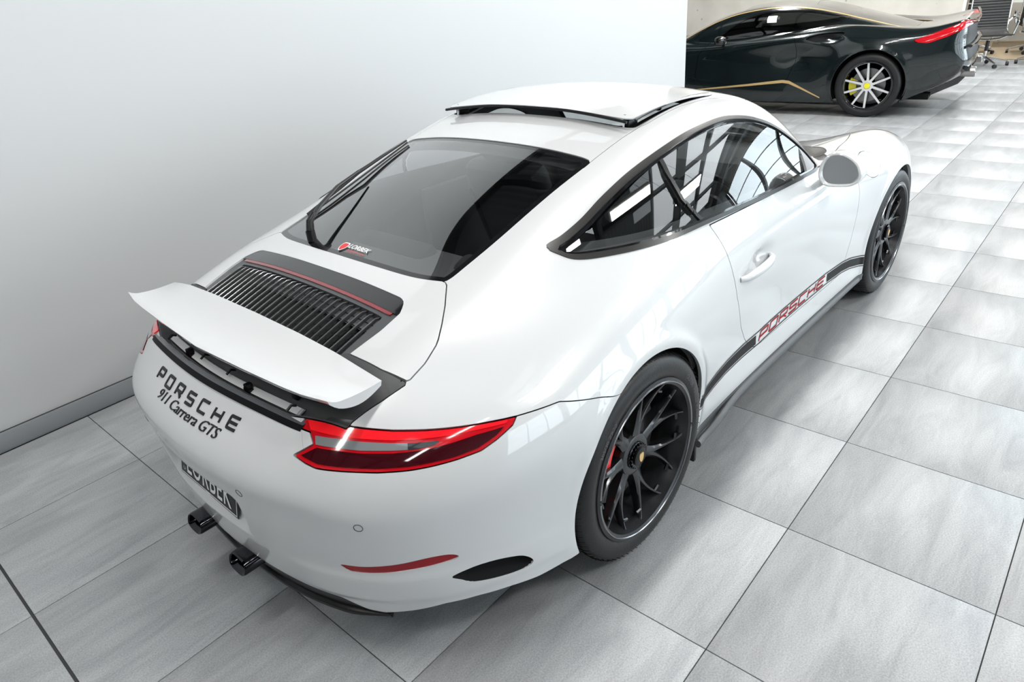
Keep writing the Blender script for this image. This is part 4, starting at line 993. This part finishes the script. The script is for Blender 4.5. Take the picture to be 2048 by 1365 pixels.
# ---------------------------------------------------------------- number plate
m_plate=mat('black_number_plate',(.016,.018,.02),.45); m_white=mat('white_lettering',(.85,.86,.87),.4)
MP=Matrix.Translation((-.984,0,.416))@Matrix.Rotation(math.radians(13),4,'Y')
pl=MB().box(-.002,.002,-.186,.186,0,.107,MP,bev=.0018).build('number_plate',m_plate,CAR)
def onplate(u,v,d=.0028): return MP@Vector((-d,-u,v))
def rectring(x0,x1,y0,y1,t): return [((x0,y0),(x1,y0),(x1,y0+t),(x0,y0+t)),((x0,y1-t),(x1,y1-t),(x1,y1),(x0,y1)),((x0,y0),(x0+t,y0),(x0+t,y1),(x0,y1)),((x1-t,y0),(x1,y0),(x1,y1),(x1-t,y1))]
b_=MB()
for q in rectring(-.181,.181,.005,.102,.003): b_.add([onplate(u,v) for u,v in q],[(0,1,2,3)])
b_.build('plate_border',m_white,pl)
V2,F2=text_mesh('LORBEK',.1,0,0,'LEFT',.001,1.12); V2=V2[:,:2]; V2[:,0]-=V2[:,0].min(); V2[:,0]*=.285/V2[:,0].max(); V2[:,1]-=V2[:,1].min(); V2[:,1]*=.072/V2[:,1].max()
link('plate_lettering',mesh('plate_lettering',[onplate(-.135+u,.016+v,.0035) for u,v in V2],F2),m_white,pl)
V2,F2=text_mesh('C',.019); V2=V2[:,:2]
link('plate_small_letter',mesh('plate_small_letter',[onplate(-.160+v,.018+u*1.0,.0035) for u,v in V2],F2),m_white,pl)
# ---------------------------------------------------------------- exhausts, sensors, tow cover
for s in (-1,1):
    e=MB(); pr=[]
    def oval(rx,rz,n=40): return [(rx*math.copysign(abs(math.cos(a))**.7,math.cos(a)),rz*math.copysign(abs(math.sin(a))**.7,math.sin(a))) for a in np.linspace(0,2*PI,n,endpoint=False)]
    V=[]
    rings=[(.050,.024,-.90),(.050,.024,-1.012),(.048,.022,-1.018),(.043,.0185,-1.014),(.042,.0175,-.95)]
    for rx,rz,x in rings:
        for a_,b_ in oval(rx,rz): V.append((x+ b_*.35,.141*s+a_,.240+b_))
    n=40; Fc=[(i*n+k,i*n+(k+1)%n,(i+1)*n+(k+1)%n,(i+1)*n+k) for i in range(len(rings)-1) for k in range(n)]
    Fc.append(tuple((len(rings)-1)*n+k for k in range(n)))
    e.add(V,Fc,True); e.build('exhaust_tip',m_dchrome,CAR)
m_ringm=mat('sensor_ring',(.02,.02,.02),.5)
for (x_,y,z) in ((0,-.64,.556),(0,.64,.556),(0,-.298,.578),(0,.298,.578)):
    c=solve('x',[y],[z])[0]; N=grad(F,np.abs(c)[None]*[-1,1,1])[0]; N=grad(F,c[None])[0]
    u=np.cross(N,[0,0,1]); u/=np.linalg.norm(u); v=np.cross(N,u)
    MB().tube([c+(u*math.cos(a)+v*math.sin(a))*.0115+N*.0002 for a in np.linspace(0,2*PI,28,endpoint=False)],.0009,5,closed=True).build('sensor_ring',m_ringm,CAR)
# lower edge of the diffuser: a proud lip following the valance
LPs=[]
for y in np.linspace(-.60,.60,49):
    c=solve('x',[y],[.19])[0]; LPs.append((c[0]+.012,y,.176))
MB().tube(LPs,[.018*min(1,(.615-abs(p_[1]))/.12+.1) for p_ in LPs],10,flat=.8).build('diffuser_lip',m_black,CAR)
# side skirt lip, flared towards the rear wheel
for s in (-1,1):
    xx=np.linspace(.36,2.06,40); P=solve('y',xx,np.full(40,.20),s)
    out=.012+.018*np.exp(-((xx-.50)/.16)**2)
    MB().tube([(a,b+s*o_-s*.008,.200-.02*math.exp(-((a-.40)/.1)**2)) for (a,b,c),o_ in zip(P,out)],[.017*(.75+.25*math.sin(PI*min(1,max(0,(x-.36)/1.7)))) for x in xx],10,flat=1.15).build('skirt_lip',m_skirt,CAR)
    P=solve('y',[.372],[.22],s)[0]; MB().box(.355,.372,min(s*.80,s*.885),max(s*.80,s*.885),.10,.24,bev=.004).build('mud_deflector',m_black,CAR)
# ---------------------------------------------------------------- door handles, mirrors, wiper
for s in (-1,1):
    P=[]
    for t in np.linspace(0,1,15):
        x=.675+.28*t; z=.700+.006*math.sin(PI*t); c=solve('y',[x],[z],s)[0]
        base=solve('y',[.675+.28*t],[.66],s)[0]; P.append((x,base[1]+s*(-.006+.034*math.sin(PI*min(1,max(0,t)))**.5),z))
    rr=[.009+.006*math.sin(PI*t)**.6 for t in np.linspace(0,1,15)]
    MB().tube(P,rr,12,flat=1.15).build('door_handle',paint,CAR)
    # mirror: shell, glass, arm
    hy=lambda y:s*y
    def outl(sc,n=8):
        pts=[(-.838,.905),(-.840,.945),(-.858,.978),(-.890,.990),(-.930,.978),(-.968,.948),(-.988,.905),(-.982,.878),(-.955,.860),(-.90,.856),(-.866,.862),(-.848,.880)]
        P=smooth_poly(pts,4); c=P.mean(0); return [(c+(p-c)*sc) for p in P]
    rings=[(1.0,1.418),(1.02,1.430),(1.03,1.45),(1.0,1.485),(.86,1.515),(.60,1.537),(.25,1.545)]
    V=[];n=48
    for sc,x in rings:
        for y,z in outl(sc): V.append((x+.36*(abs(y)-.91)+.13*(z-.925),-y*s if s>0 else y,z))
    Fc=[(i*n+k,i*n+(k+1)%n,(i+1)*n+(k+1)%n,(i+1)*n+k) for i in range(len(rings)-1) for k in range(n)]+[tuple((len(rings)-1)*n+k for k in range(n))]
    inn=[(1.0,1.418),(.93,1.416),(.88,1.420),(.865,1.440)]; b0=len(V)
    for sc,x in inn:
        for y,z in outl(sc): V.append((x+.36*(abs(y)-.91)+.13*(z-.925),-y*s if s>0 else y,z))
    Fc+=[(b0+i*n+k,b0+i*n+(k+1)%n,b0+(i+1)*n+(k+1)%n,b0+(i+1)*n+k) for i in range(len(inn)-1) for k in range(n)]
    mo=MB().add(V,Fc,True).build('door_mirror',paint,CAR)
    g=[(1.436+.36*(abs(y)-.91)+.13*(z-.925),-y*s if s>0 else y,z) for y,z in outl(.86)]
    MB().add(g+[(a+.003,b,c) for a,b,c in g],[tuple(range(48)),tuple(range(48,96))[::-1]]).build('mirror_glass',mat('mirror_silver',(.85,.87,.88),.02,1),mo)
    MB().tube([(1.46,s*.895,.868),(1.50,s*.86,.848),(1.545,s*.828,.845)],[.020,.020,.024],10,flat=.7).build('mirror_arm',m_black,CAR)
# rear wiper
piv=solve('z',[-.322],[.21])[0]; N0=grad(F,piv[None])[0]
def gp(x,y,h): c=solve('z',[x],[y])[0]; n_=grad(F,c[None])[0]; return c+n_*h
MB().tube([gp(-.345,.205,-.004),gp(-.335,.207,.03)],.016,14,caps=True).tube([gp(-.335,.207,.028),gp(-.318,.212,.055),gp(-.285,.23,.062)],[.014,.013,.011],10).build('wiper_pivot',m_black,CAR)
MB().tube([gp(-.30,.220,.058),gp(-.24,.262,.060),gp(-.10,.340,.055),gp(.04,.400,.035)],[.011,.010,.008,.006],8,flat=.7).build('wiper_arm',m_black,CAR)
MB().tube([gp(-.22,.412,.012),gp(-.05,.420,.018),gp(.04,.418,.026),gp(.15,.432,.018),gp(.315,.445,.012)],[.004,.006,.008,.006,.004],8).tube([gp(-.22,.412,.004),gp(.05,.420,.004),gp(.315,.445,.004)],.0035,6).build('wiper_blade',m_rubber,CAR)
# sticker inside the rear glass
def onglass(V2): return solve('z',V2[:,1],-V2[:,0])
sh=smooth_poly([(-.016,.018),(0,.022),(.016,.018),(.016,-.004),(0,-.022),(-.016,-.004)],3); c0_=(-.026,-.340)
Vs=np.array([(c0_[0]+a,c0_[1]+b*1.0) for a,b in sh]); Q=onglass(Vs); N=grad(F,Q)
st=link('shield_sticker',mesh('shield_sticker',Q+N*.001,[tuple(range(len(Vs)))]),m_white,CAR)
Vs=np.array([(c0_[0]+a*.8,c0_[1]+b*.8) for a,b in sh]); Q=onglass(Vs); link('shield_centre',mesh('shield_centre',Q+N*.0016,[tuple(range(len(Vs)))]),mat('sticker_red',(.70,.03,.04),.4),st)
V2,F2=text_mesh('LORBEK',.026,0,.2,'LEFT',.0006); V2=V2[:,:2]; V2[:,0]*=.105/V2[:,0].max(); V2+=[-.006,-.338]
Q=onglass(V2); link('sticker_lettering',mesh('sticker_lettering',Q+grad(F,Q)*.0012,F2),m_white,CAR)
V2,F2=text_mesh('LUXURY CARS',.012,0,.0,'LEFT'); V2=V2[:,:2]; V2[:,0]*=.090/V2[:,0].max(); V2+=[.004,-.354]
Q=onglass(V2); link('sticker_lettering',mesh('sticker_lettering',Q+grad(F,Q)*.0012,F2),mat('sticker_red'),CAR)
# ---------------------------------------------------------------- cabin
m_seat=mat('dark_grey_leather',(.055,.057,.06),.5,bump=.1,bs=200); m_dash=mat('dash_grey',(.13,.135,.14),.6); m_carpet=mat('dark_carpet',(.03,.03,.032),.9)
def cushion(name,x0,x1,y0,y1,z0,z1,par,m=m_seat,rot=0,piv=(0,0,0),bev=.03,sub=2):
    M=Matrix.Translation(piv)@Matrix.Rotation(rot,4,'Y'); o=MB().box(x0,x1,y0,y1,z0,z1,M,bev=bev).build(name,m,par)
    o.data.polygons.foreach_set('use_smooth',[True]*len(o.data.polygons)); return o
for s in (-1,1):
    se=cushion('front_seat',.95,1.45,s*.36-.24,s*.36+.24,.30,.45,CAR,bev=.05)
    cushion('backrest',-.07,.07,s*.36-.23,s*.36+.23,0,.60,se,rot=-.36,piv=(.98,0,.42),bev=.055)
    cushion('side_bolster',-.10,.05,s*.36-.25,s*.36-.17,.05,.48,se,rot=-.36,piv=(1.02,0,.42),bev=.03)
    cushion('side_bolster',-.10,.05,s*.36+.17,s*.36+.25,.05,.48,se,rot=-.36,piv=(1.02,0,.42),bev=.03)
    cushion('headrest',-.045,.045,s*.36-.13,s*.36+.13,.58,.76,se,rot=-.30,piv=(.98,0,.42),bev=.04)
    rs_=cushion('rear_seat',.18,.62,s*.30-.22,s*.30+.22,.36,.46,CAR,bev=.04)
    cushion('rear_backrest',-.05,.05,s*.30-.22,s*.30+.22,0,.44,rs_,rot=-.42,piv=(.22,0,.44),bev=.03)
    MB().box(.58,1.62,min(s*.70,s*.745),max(s*.70,s*.745),.35,.86,bev=.02).build('door_card',m_dash,CAR)
MB().box(-.36,.12,-.50,.50,.80,.815,bev=.004).build('parcel_shelf',mat('grey_shelf',(.17,.175,.18),.7),CAR)
MB().box(-.30,2.0,-.60,.60,.20,.24).build('cabin_floor',m_carpet,CAR)
MB().box(.75,1.65,-.11,.11,.24,.50,bev=.03).build('centre_console',m_dash,CAR)
MB().poly([(1.55,.60),(1.52,.78),(1.58,.86),(1.75,.885),(2.02,.86),(2.05,.60)],-.66,.66,lambda u,v,w:(u,w,v)).build('dashboard',m_dash,CAR)
sw=MB(); Mw=Matrix.Translation((1.40,-.36,.70))@Matrix.Rotation(-.42,4,'Y')
sw.tube([Mw@Vector((0,.185*math.cos(a),.185*math.sin(a))) for a in np.linspace(0,2*PI,40,endpoint=False)],.014,8,closed=True)
for a in (0,PI,-PI/2): sw.tube([Mw@Vector((.01,.05*math.cos(a),.05*math.sin(a))),Mw@Vector((0,.18*math.cos(a),.18*math.sin(a)))],.012,6,flat=.6)
swo=sw.build('steering_wheel',m_black,CAR)
MB().lathe([(1e-4,-.022),(.05,-.018),(.065,0),(.06,.02)],28,'z').build('wheel_boss',m_black,swo,rot=None).matrix_local=Mw@Matrix.Rotation(PI/2,4,'Y')
MB().tube([(1.42,-.36,.69),(1.62,-.36,.60)],.03,10).build('steering_column',m_black,CAR)
bz=MB().lathe([(1e-4,0),(.028,0),(.034,.006),(.030,-.008)],28,'x',c=(1.66,0,.925)).build('dash_clock',mat('dial_white',(.7,.7,.7),.3),CAR)
MB().tube([(1.66,0,.88),(1.67,0,.925)],.03,12).build('clock_housing',m_black,CAR)
MB().box(1.34,1.36,-.12,.12,1.13,1.18,bev=.01).build('inside_mirror',m_black,CAR)
# ================================================================== THE DARK COUPE BEHIND
C2=empty('car',(9.083,-.387,0),math.radians(97)); tag(C2,'dark green coupe with gold sill line and yellow calipers beside the concrete wall','car')
m_p2=mat('dark_green_metallic',(.006,.012,.013),.2,.35,1.0,coatr=.01); m_gold2=mat('gold_pinstripe',(.62,.44,.20),.3,.3)
m_dk2=glassmat('dark_side_glass',(.22,.23,.23),0,1.5,1.9)
G_=star_mesh(F2_,-.30,2.9,.45,190,130,44,its=26); N_=grad(F2_,G_)
V_,N1_,T_=grid_tris(G_,N_); S2=(V_,N1_,T_)
S2=clip(*S2,.15-S2[0][:,2]-.0*S2[0][:,0])
for c in (0,2.58): _,S2=split(S2,lambda V:fcirc(V,c,.345,.385,.5))
D2=smooth_poly([(.31,1.06),(.46,.985),(.86,.918),(1.2,.893),(1.75,.855),(1.82,.872),(1.61,1.04),(1.36,1.135),(1.10,1.155),(.80,1.142),(.54,1.10)],4)
L2=[(-.352,.797),(-.547,.866),(-.748,.940),(-.858,.988),(-.95,1.0),(-.95,.955),(-.80,.885),(-.707,.836),(-.531,.775)]
TOPG=smooth_poly([(1.55,0),(1.56,.40),(1.64,.57),(2.1,.65),(2.36,.55),(2.47,.3),(2.49,0),(2.47,-.3),(2.36,-.55),(2.1,-.65),(1.64,-.57),(1.56,-.40)],4)
RG2=[(-.35,-.32),(-.1,-.40),(.5,-.44),(.75,-.38),(.80,0),(.75,.38),(.5,.44),(-.1,.40),(-.35,.32)]
w2,S2=split(S2,lambda V:ftop(V,TOPG,.7),0); piece('windscreen',w2,m_dk2,C2,0,-.002)
r2_,S2=split(S2,lambda V:ftop(V,RG2,.9),.001); piece('engine_cover',r2_,m_gloss,C2,.01,-.001)
for s in (-1,1):
    d,S2=split(S2,lambda V:fside(V,D2,s,.3),0); ring,gl=split(d,lambda V:-fside(V,D2,s,.3)-.016,0)
    piece('window_trim',ring,m_gloss,C2,.01,.0); piece('side_window',gl,m_dk2,C2,0,-.004)
    l_,S2=split(S2,lambda V:fside(V,L2,s,.40),.001); piece('tail_light',l_,mat('ruby_lamp_lens',(.50,.005,.012),.08,0,1,emit=(1,.02,.02),es=.05),C2,.01,.001)
    dr,S2=split(S2,lambda V:fside(V,[(.865,.905),(.83,.75),(.83,.60),(.88,.48),(.90,.41),(1.0,.385),(1.9,.30),(2.05,.45),(2.02,.70),(1.90,.84)],s,.5),.002); piece('door',dr,m_p2,C2,.012)
    it,S2=split(S2,lambda V:fside(V,smooth_poly([(.74,.855),(.56,.905),(.34,.915),(.32,.885),(.42,.860),(.60,.825)],3),s,.5),0); V,N,T=it
    if len(T): piece('air_intake',(V-N*.02,N,T),m_gap,C2,.02)
lw,S2=split(S2,lambda V:np.maximum(V[:,0]+.36,V[:,2]-np.interp(V[:,0],[-1,-.9,-.42],[.62,.56,.20])),0); piece('rear_diffuser',lw,m_gloss,C2,.02,-.01)
fas,S2=split(S2,lambda V:np.maximum.reduce([V[:,0]+.80,np.abs(V[:,1])-.74,.56-V[:,2],V[:,2]-.90-.05*np.abs(V[:,1])]),.001); V,N,T=fas; piece('rear_fascia',(V-N*.02,N,T),mat('satin_black_fascia',(.01,.01,.011),.5,spec=.25),C2,.02)
piece('body_shell',S2,m_p2,C2,.012)
LN2=(V_-N1_*.05,N1_,T_); LN2=clip(*LN2,.45-LN2[0][:,2])
for fn in (lambda V:ftop(V,TOPG,.6)+.03,lambda V:fside(V,D2,0,.3)+.02): _,LN2=split(LN2,fn,0)
for c in (0,2.58): _,LN2=split(LN2,lambda V:fcirc(V,c,.345,.40,.5))
piece('cabin_lining',LN2,mat('near_black_lining',(.02,.02,.022),.9),C2,0)
MB().box(-.6,3.1,-.55,.55,.14,.20).box(.45,2.15,-.80,.80,.14,.17).build('underbody',m_gap,C2)
def solve2(xx,zz,s):
    a=np.full(len(xx),1.1);b=np.full(len(xx),.3); xx=np.asarray(xx,float); zz=np.asarray(zz,float)
    for _ in range(26):
        m=(a+b)/2; ins=F2_(xx,m,zz)<0; b=np.where(ins,m,b); a=np.where(ins,a,m)
    return np.stack([xx,m*s,zz],-1)
for s in (-1,1):
    # gold sill line, gold cant-rail line
    L=np.array([(2.20,.27),(1.93,.295),(1.374,.344),(.95,.387),(.87,.378),(.73,.316),(.498,.208)]); tt=np.linspace(0,6,60); X=np.interp(tt,range(7),L[:,0]); Z=np.interp(tt,range(7),L[:,1])
    wd=np.interp(tt,[0,1,3,4,6],[.004,.007,.016,.016,.005]); A=solve2(X,Z-wd,s)+[0,s*.004,0]; B=solve2(X,Z+wd,s)+[0,s*.004,0]
    ribbon('gold_sill_line',list(map(tuple,A)),list(map(tuple,B)),m_gold2,C2,.002)
    def ztop(x,y):
        a,b=1.4,.6
        for _ in range(24):
            m=(a+b)/2
            if F2_(np.array([x]),np.array([y]),np.array([m]))[0]<0: b=m
            else: a=m
        return m
    P=[(x,s*y,ztop(x,y)+.003) for x,y in [(2.35,.60),(2.1,.59),(1.9,.58),(1.7,.57),(1.5,.56),(1.25,.55),(1.0,.54),(.75,.53),(.5,.515),(.25,.50),(0,.49),(-.2,.48),(-.42,.47)]]
    P=[tuple(q) for q in smooth_poly(P,3,False)]
    ribbon('gold_roof_line',P,[(a,b+s*.022,c-.008) for a,b,c in P],m_gold2,C2,.002)
    MB().lathe([(.05,-.06),(.055,.10),(.047,.11),(.042,.06),(1e-3,.05)],28,'x',c=(0,0,0)).build('exhaust_tip',mat('brushed_steel',(.35,.34,.33),.3,1),C2,(-.90,s*.58,.445),(0,.0,PI))
    # mirror on a stalk
    mo=MB().tube([(1.73,s*.80,.84),(1.73,s*.93,.855)],.018,8); mo.add(*(lambda V,Fc:(V,Fc))([(1.70+.07*math.cos(a)*k2,s*(.99+.09*math.sin(a)*k1),.87+dz) for dz,k1,k2 in ((-.05,.5,.5),(-.035,.9,.9),(0,1.05,1.05),(.035,.95,.95),(.055,.5,.5)) for a in np.linspace(0,2*PI,16,endpoint=False)],[(i*16+k,i*16+(k+1)%16,(i+1)*16+(k+1)%16,(i+1)*16+k) for i in range(4) for k in range(16)]+[tuple(range(16)),tuple(range(64,80))]),True)
    mo.build('door_mirror',m_gloss,C2)
# raised tail lip with full-width light, rear fascia panels
tl=[(-.905+.05*(abs(y)/.8)**3,y,.955+.04*(abs(y)/.8)**2) for y in np.linspace(-.80,.80,25)]
MB().tube(tl,.012,8,flat=.8).build('tail_lip',m_p2,C2)
MB().tube([(a-.012,b,c-.03) for a,b,c in tl],.006,6).build('light_bar',mat('ruby_lamp_lens'),C2)
for z,rr in ((.72,.022),(.50,.030)):
    MB().tube([(-.945+.03*(abs(y)/.72)**3,y,z) for y in np.linspace(-.72,.72,21)],rr,8,flat=.7).build('bumper_blade',m_gloss,C2)
for y in (-.45,-.15,.15,.45): MB().poly([(-.86,.30),(-.95,.42),(-.50,.26),(-.44,.16),(-.60,.17)],y-.008,y+.008,lambda u,v,w_:(u,w_,v)).build('diffuser_fin',m_gloss,C2)
# wheels: ten silver spokes joined in pairs at the rim
m_silver=mat('machined_silver',(.80,.80,.80),.25,.6); m_yel=mat('yellow_caliper',(.85,.78,.01),.35,0,.6)
def wheel2(x,side):
    e=MB().lathe([(.02,.10),(.06,.10),(.06,.2),(.02,.2)],20,closed=True).build('wheel',m_black,C2)
    e.location=(x,.945*side,.345); e.rotation_euler=(0,0,PI if side>0 else 0)
    w=.27;R=.345;r0=.262
    prof=[(r0,.012),(r0+.02,.002),(R-.03,.002),(R-.008,.018),(R,.04),(R,w-.04),(R-.008,w-.018),(R-.03,w-.002),(r0,w-.012),(r0-.01,.03)]
    MB().lathe(prof,72,closed=True).build('tyre',m_tread,e)
    MB().lathe([(r0+.004,.006),(r0-.006,.004),(r0-.012,.02),(r0-.02,w-.05),(r0-.03,w-.05),(r0-.03,.05),(r0-.016,.01)],64,closed=True).build('rim_barrel',m_gloss,e)
    for k in range(5):
        for d in (-1,1):
            a0=1.92+2*PI*k/5; a1=a0+d*.285; ah=a0+d*.40; P0=(.042*math.cos(ah),.042*math.sin(ah)); P1=((r0-.014)*math.cos(a1),(r0-.014)*math.sin(a1))
            dx,dz=P1[0]-P0[0],P1[1]-P0[1]; L_=math.hypot(dx,dz); nx,nz=-dz/L_,dx/L_
            q=[(P0[0]+nx*.013,P0[1]+nz*.013),(P1[0]+nx*.0105,P1[1]+nz*.0105),(P1[0]-nx*.0105,P1[1]-nz*.0105),(P0[0]-nx*.013,P0[1]-nz*.013)]
            MB().poly(q,.022,.026,lambda u,v,w_:(u,w_,v)).build('spoke',m_silver,e)
            MB().poly([(P0[0]+nx*.016,P0[1]+nz*.016),(P1[0]+nx*.012,P1[1]+nz*.012),(P1[0]-nx*.012,P1[1]-nz*.012),(P0[0]-nx*.016,P0[1]-nz*.016)],.0265,.06,lambda u,v,w_:(u,w_,v)).build('spoke_back',m_gloss,e)
        a0=1.92+2*PI*k/5; MB().tube([((r0-.014)*math.cos(a),.024,(r0-.014)*math.sin(a)) for a in np.linspace(a0-.30,a0+.30,9)],.0085,6,flat=.5,up=(0,1,0)).build('rim_arc',m_silver,e)
    MB().lathe([(.062,.03),(.060,.020),(.034,.018)],32).build('hub',m_silver,e); MB().lathe([(.032,.018),(.030,.013),(1e-4,.012)],28).build('centre_cap',m_yel,e)
    MB().lathe([(.08,.10),(.18,.10),(.18,.13),(.08,.13)],48,closed=True).build('brake_disc',m_disc,e)
    V=[];n=10;ang=(PI-.15) if side<0 else .15+0
    ang=(PI-.1) if side<0 else PI+.1
    for a_ in np.linspace(ang-.5,ang+.5,n):
        for r_,y in ((.12,.065),(.20,.070),(.205,.14),(.12,.14)): V.append((r_*math.cos(a_),y,r_*math.sin(a_)))
    MB().add(V,[(i*4+k,i*4+(k+1)%4,(i+1)*4+(k+1)%4,(i+1)*4+k) for i in range(n-1) for k in range(4)]+[(0,1,2,3),tuple((n-1)*4+k for k in range(4))[::-1]]).build('brake_caliper',m_yel,e)
    MB().lathe([(.40,.0),(.40,.36),(.02,.36)],32).build('wheel_housing',m_gap,e)
for x in (0,2.58):
    for s in (-1,1): wheel2(x,s)
for o in C2.children:
    if o.name.startswith('wheel'):
        for c in list(o.children):
            if c.name.startswith('wheel_housing'):
                bm=bmesh.new(); bm.from_mesh(c.data); bmesh.ops.bisect_plane(bm,geom=bm.verts[:]+bm.edges[:]+bm.faces[:],plane_co=(0,0,-.17),plane_no=(0,0,-1),clear_outer=True); 
                for v in bm.verts: v.co.y=max(v.co.y,.03)
                bm.to_mesh(c.data); bm.free()
# ================================================================== MEETING CORNER
m_al=mat('polished_aluminium',(.78,.78,.78),.12,1); m_lea=mat('black_ribbed_leather',(.012,.012,.013),.4)
def chair():
    r=empty('office_chair')
    prof=[(.26,.455),(.10,.430),(-.10,.440),(-.20,.475),(-.245,.56),(-.275,.70),(-.30,.85),(-.33,.98)]   # seat front to the top of the back (x forward)
    P=smooth_poly([(a,b) for a,b in prof],5,False)
    for s in (-1,1): MB().tube([(a,s*.255,b) for a,b in P],.011,8,flat=1.3).build('side_rail',m_al,r)
    n=len(P); V=[];Fc=[]
    L=np.concatenate([[0],np.cumsum(np.hypot(*(P[1:]-P[:-1]).T))]); q=np.linspace(0,L[-1],140); X=np.interp(q,L,P[:,0]); Z=np.interp(q,L,P[:,1])
    rib=.006*np.abs(np.sin(q/L[-1]*PI*26))
    tx=np.gradient(X);tz=np.gradient(Z);l_=np.hypot(tx,tz);nx,nz=-tz/l_,tx/l_
    for i in range(140):
        V+=[(X[i]+nx[i]*rib[i],-.245,Z[i]+nz[i]*rib[i]),(X[i]+nx[i]*rib[i],.245,Z[i]+nz[i]*rib[i]),(X[i]-nx[i]*(.008+rib[i]),.245,Z[i]-nz[i]*(.008+rib[i])),(X[i]-nx[i]*(.008+rib[i]),-.245,Z[i]-nz[i]*(.008+rib[i]))]
    for i in range(139):
        for k in range(4): Fc.append((i*4+k,i*4+(k+1)%4,i*4+4+(k+1)%4,i*4+4+k))
    Fc+=[(0,1,2,3),(556,557,558,559)]
    MB().add(V,Fc,True).build('ribbed_sling',m_lea,r)
    MB().tube([(-.29,-.255,.80),(-.325,-.13,.785),(-.335,0,.78),(-.325,.13,.785),(-.29,.255,.80)],.011,8).build('back_brace',m_al,r)
    MB().tube([(-.33,-.265,.985),(-.34,0,.99),(-.33,.265,.985)],.012,8).build('top_rail',m_al,r)
    MB().tube([(.02,-.255,.43),(.02,-.13,.385),(.02,0,.375),(.02,.13,.385),(.02,.255,.43)],.012,8).build('seat_brace',m_al,r)
    for s in (-1,1):
        MB().tube([(-.26,s*.265,.60),(-.26,s*.31,.64),(-.20,s*.315,.655),(.06,s*.315,.655),(.12,s*.31,.62),(.13,s*.275,.45)],.013,8,flat=1.2).build('armrest',m_al,r)
    MB().tube([(0,0,.375),(0,0,.22)],.026,12).build('gas_column',m_lea,r); MB().tube([(0,0,.24),(0,0,.09)],.019,12).build('column_foot',m_al,r)
    for k in range(5):
        a=2*PI*k/5+.3; c,s_=math.cos(a),math.sin(a)
        lg=MB().tube([(.02*c,.02*s_,.13),(.15*c,.15*s_,.10),(.31*c,.31*s_,.065)],[.020,.015,.011],8).build('base_leg',m_al,r)
        MB().lathe([(1e-3,-.018),(.028,-.018),(.028,.018),(1e-3,.018)],16,'y',c=(0,0,0)).build('castor',m_lea,lg,(.31*c,.31*s_,.028),(0,0,a+PI/2))
    return r
ch0=chair()
spots=[(12.5,-.93,PI+.35,'black ribbed office chair on chrome base standing just behind the tail of the dark coupe'),
 (12.9,-1.60,PI-.3,'black ribbed office chair cut off by the right edge, nearest the camera there'),
 (14.0,-.52,.3,'black ribbed office chair partly hidden behind the concrete wall edge, on the tan rug'),
 (14.1,-1.30,.2,'black ribbed office chair on the tan rug between the nearest chairs and the table'),
 (14.2,-2.4,-.4,'black ribbed office chair at the far right of the meeting table')]
for i,(x,y,a,lb) in enumerate(spots):
    o=ch0 if i==0 else copy_tree(ch0); o.location=(x,y,.0115 if x>13.3 else 0); o.rotation_euler=(0,0,a); tag(o,lb,'chair','ribbed office chairs round the table')
tb_=empty('meeting_table',(15.1,-1.3,.011)); tag(tb_,'low white topped meeting table standing among the office chairs on the tan rug','table')
MB().box(-.40,.40,-.75,.75,.70,.73,bev=.005).build('table_top',mat('white_table_top',(.62,.62,.60),.3),tb_)
for x in (-.33,.33):
    for y in (-.66,.66): MB().tube([(x,y,0),(x,y,.70)],.022,10).build('leg',m_al,tb_)
rg_=MB().box(13.25,15.9,-6,.6,.0,.011,bev=.002).build('rug',mat('tan_woven_rug',(.42,.33,.22),.9,bump=.5,bs=90)); tag(rg_,'flat tan rug under the meeting table and far chairs','rug')
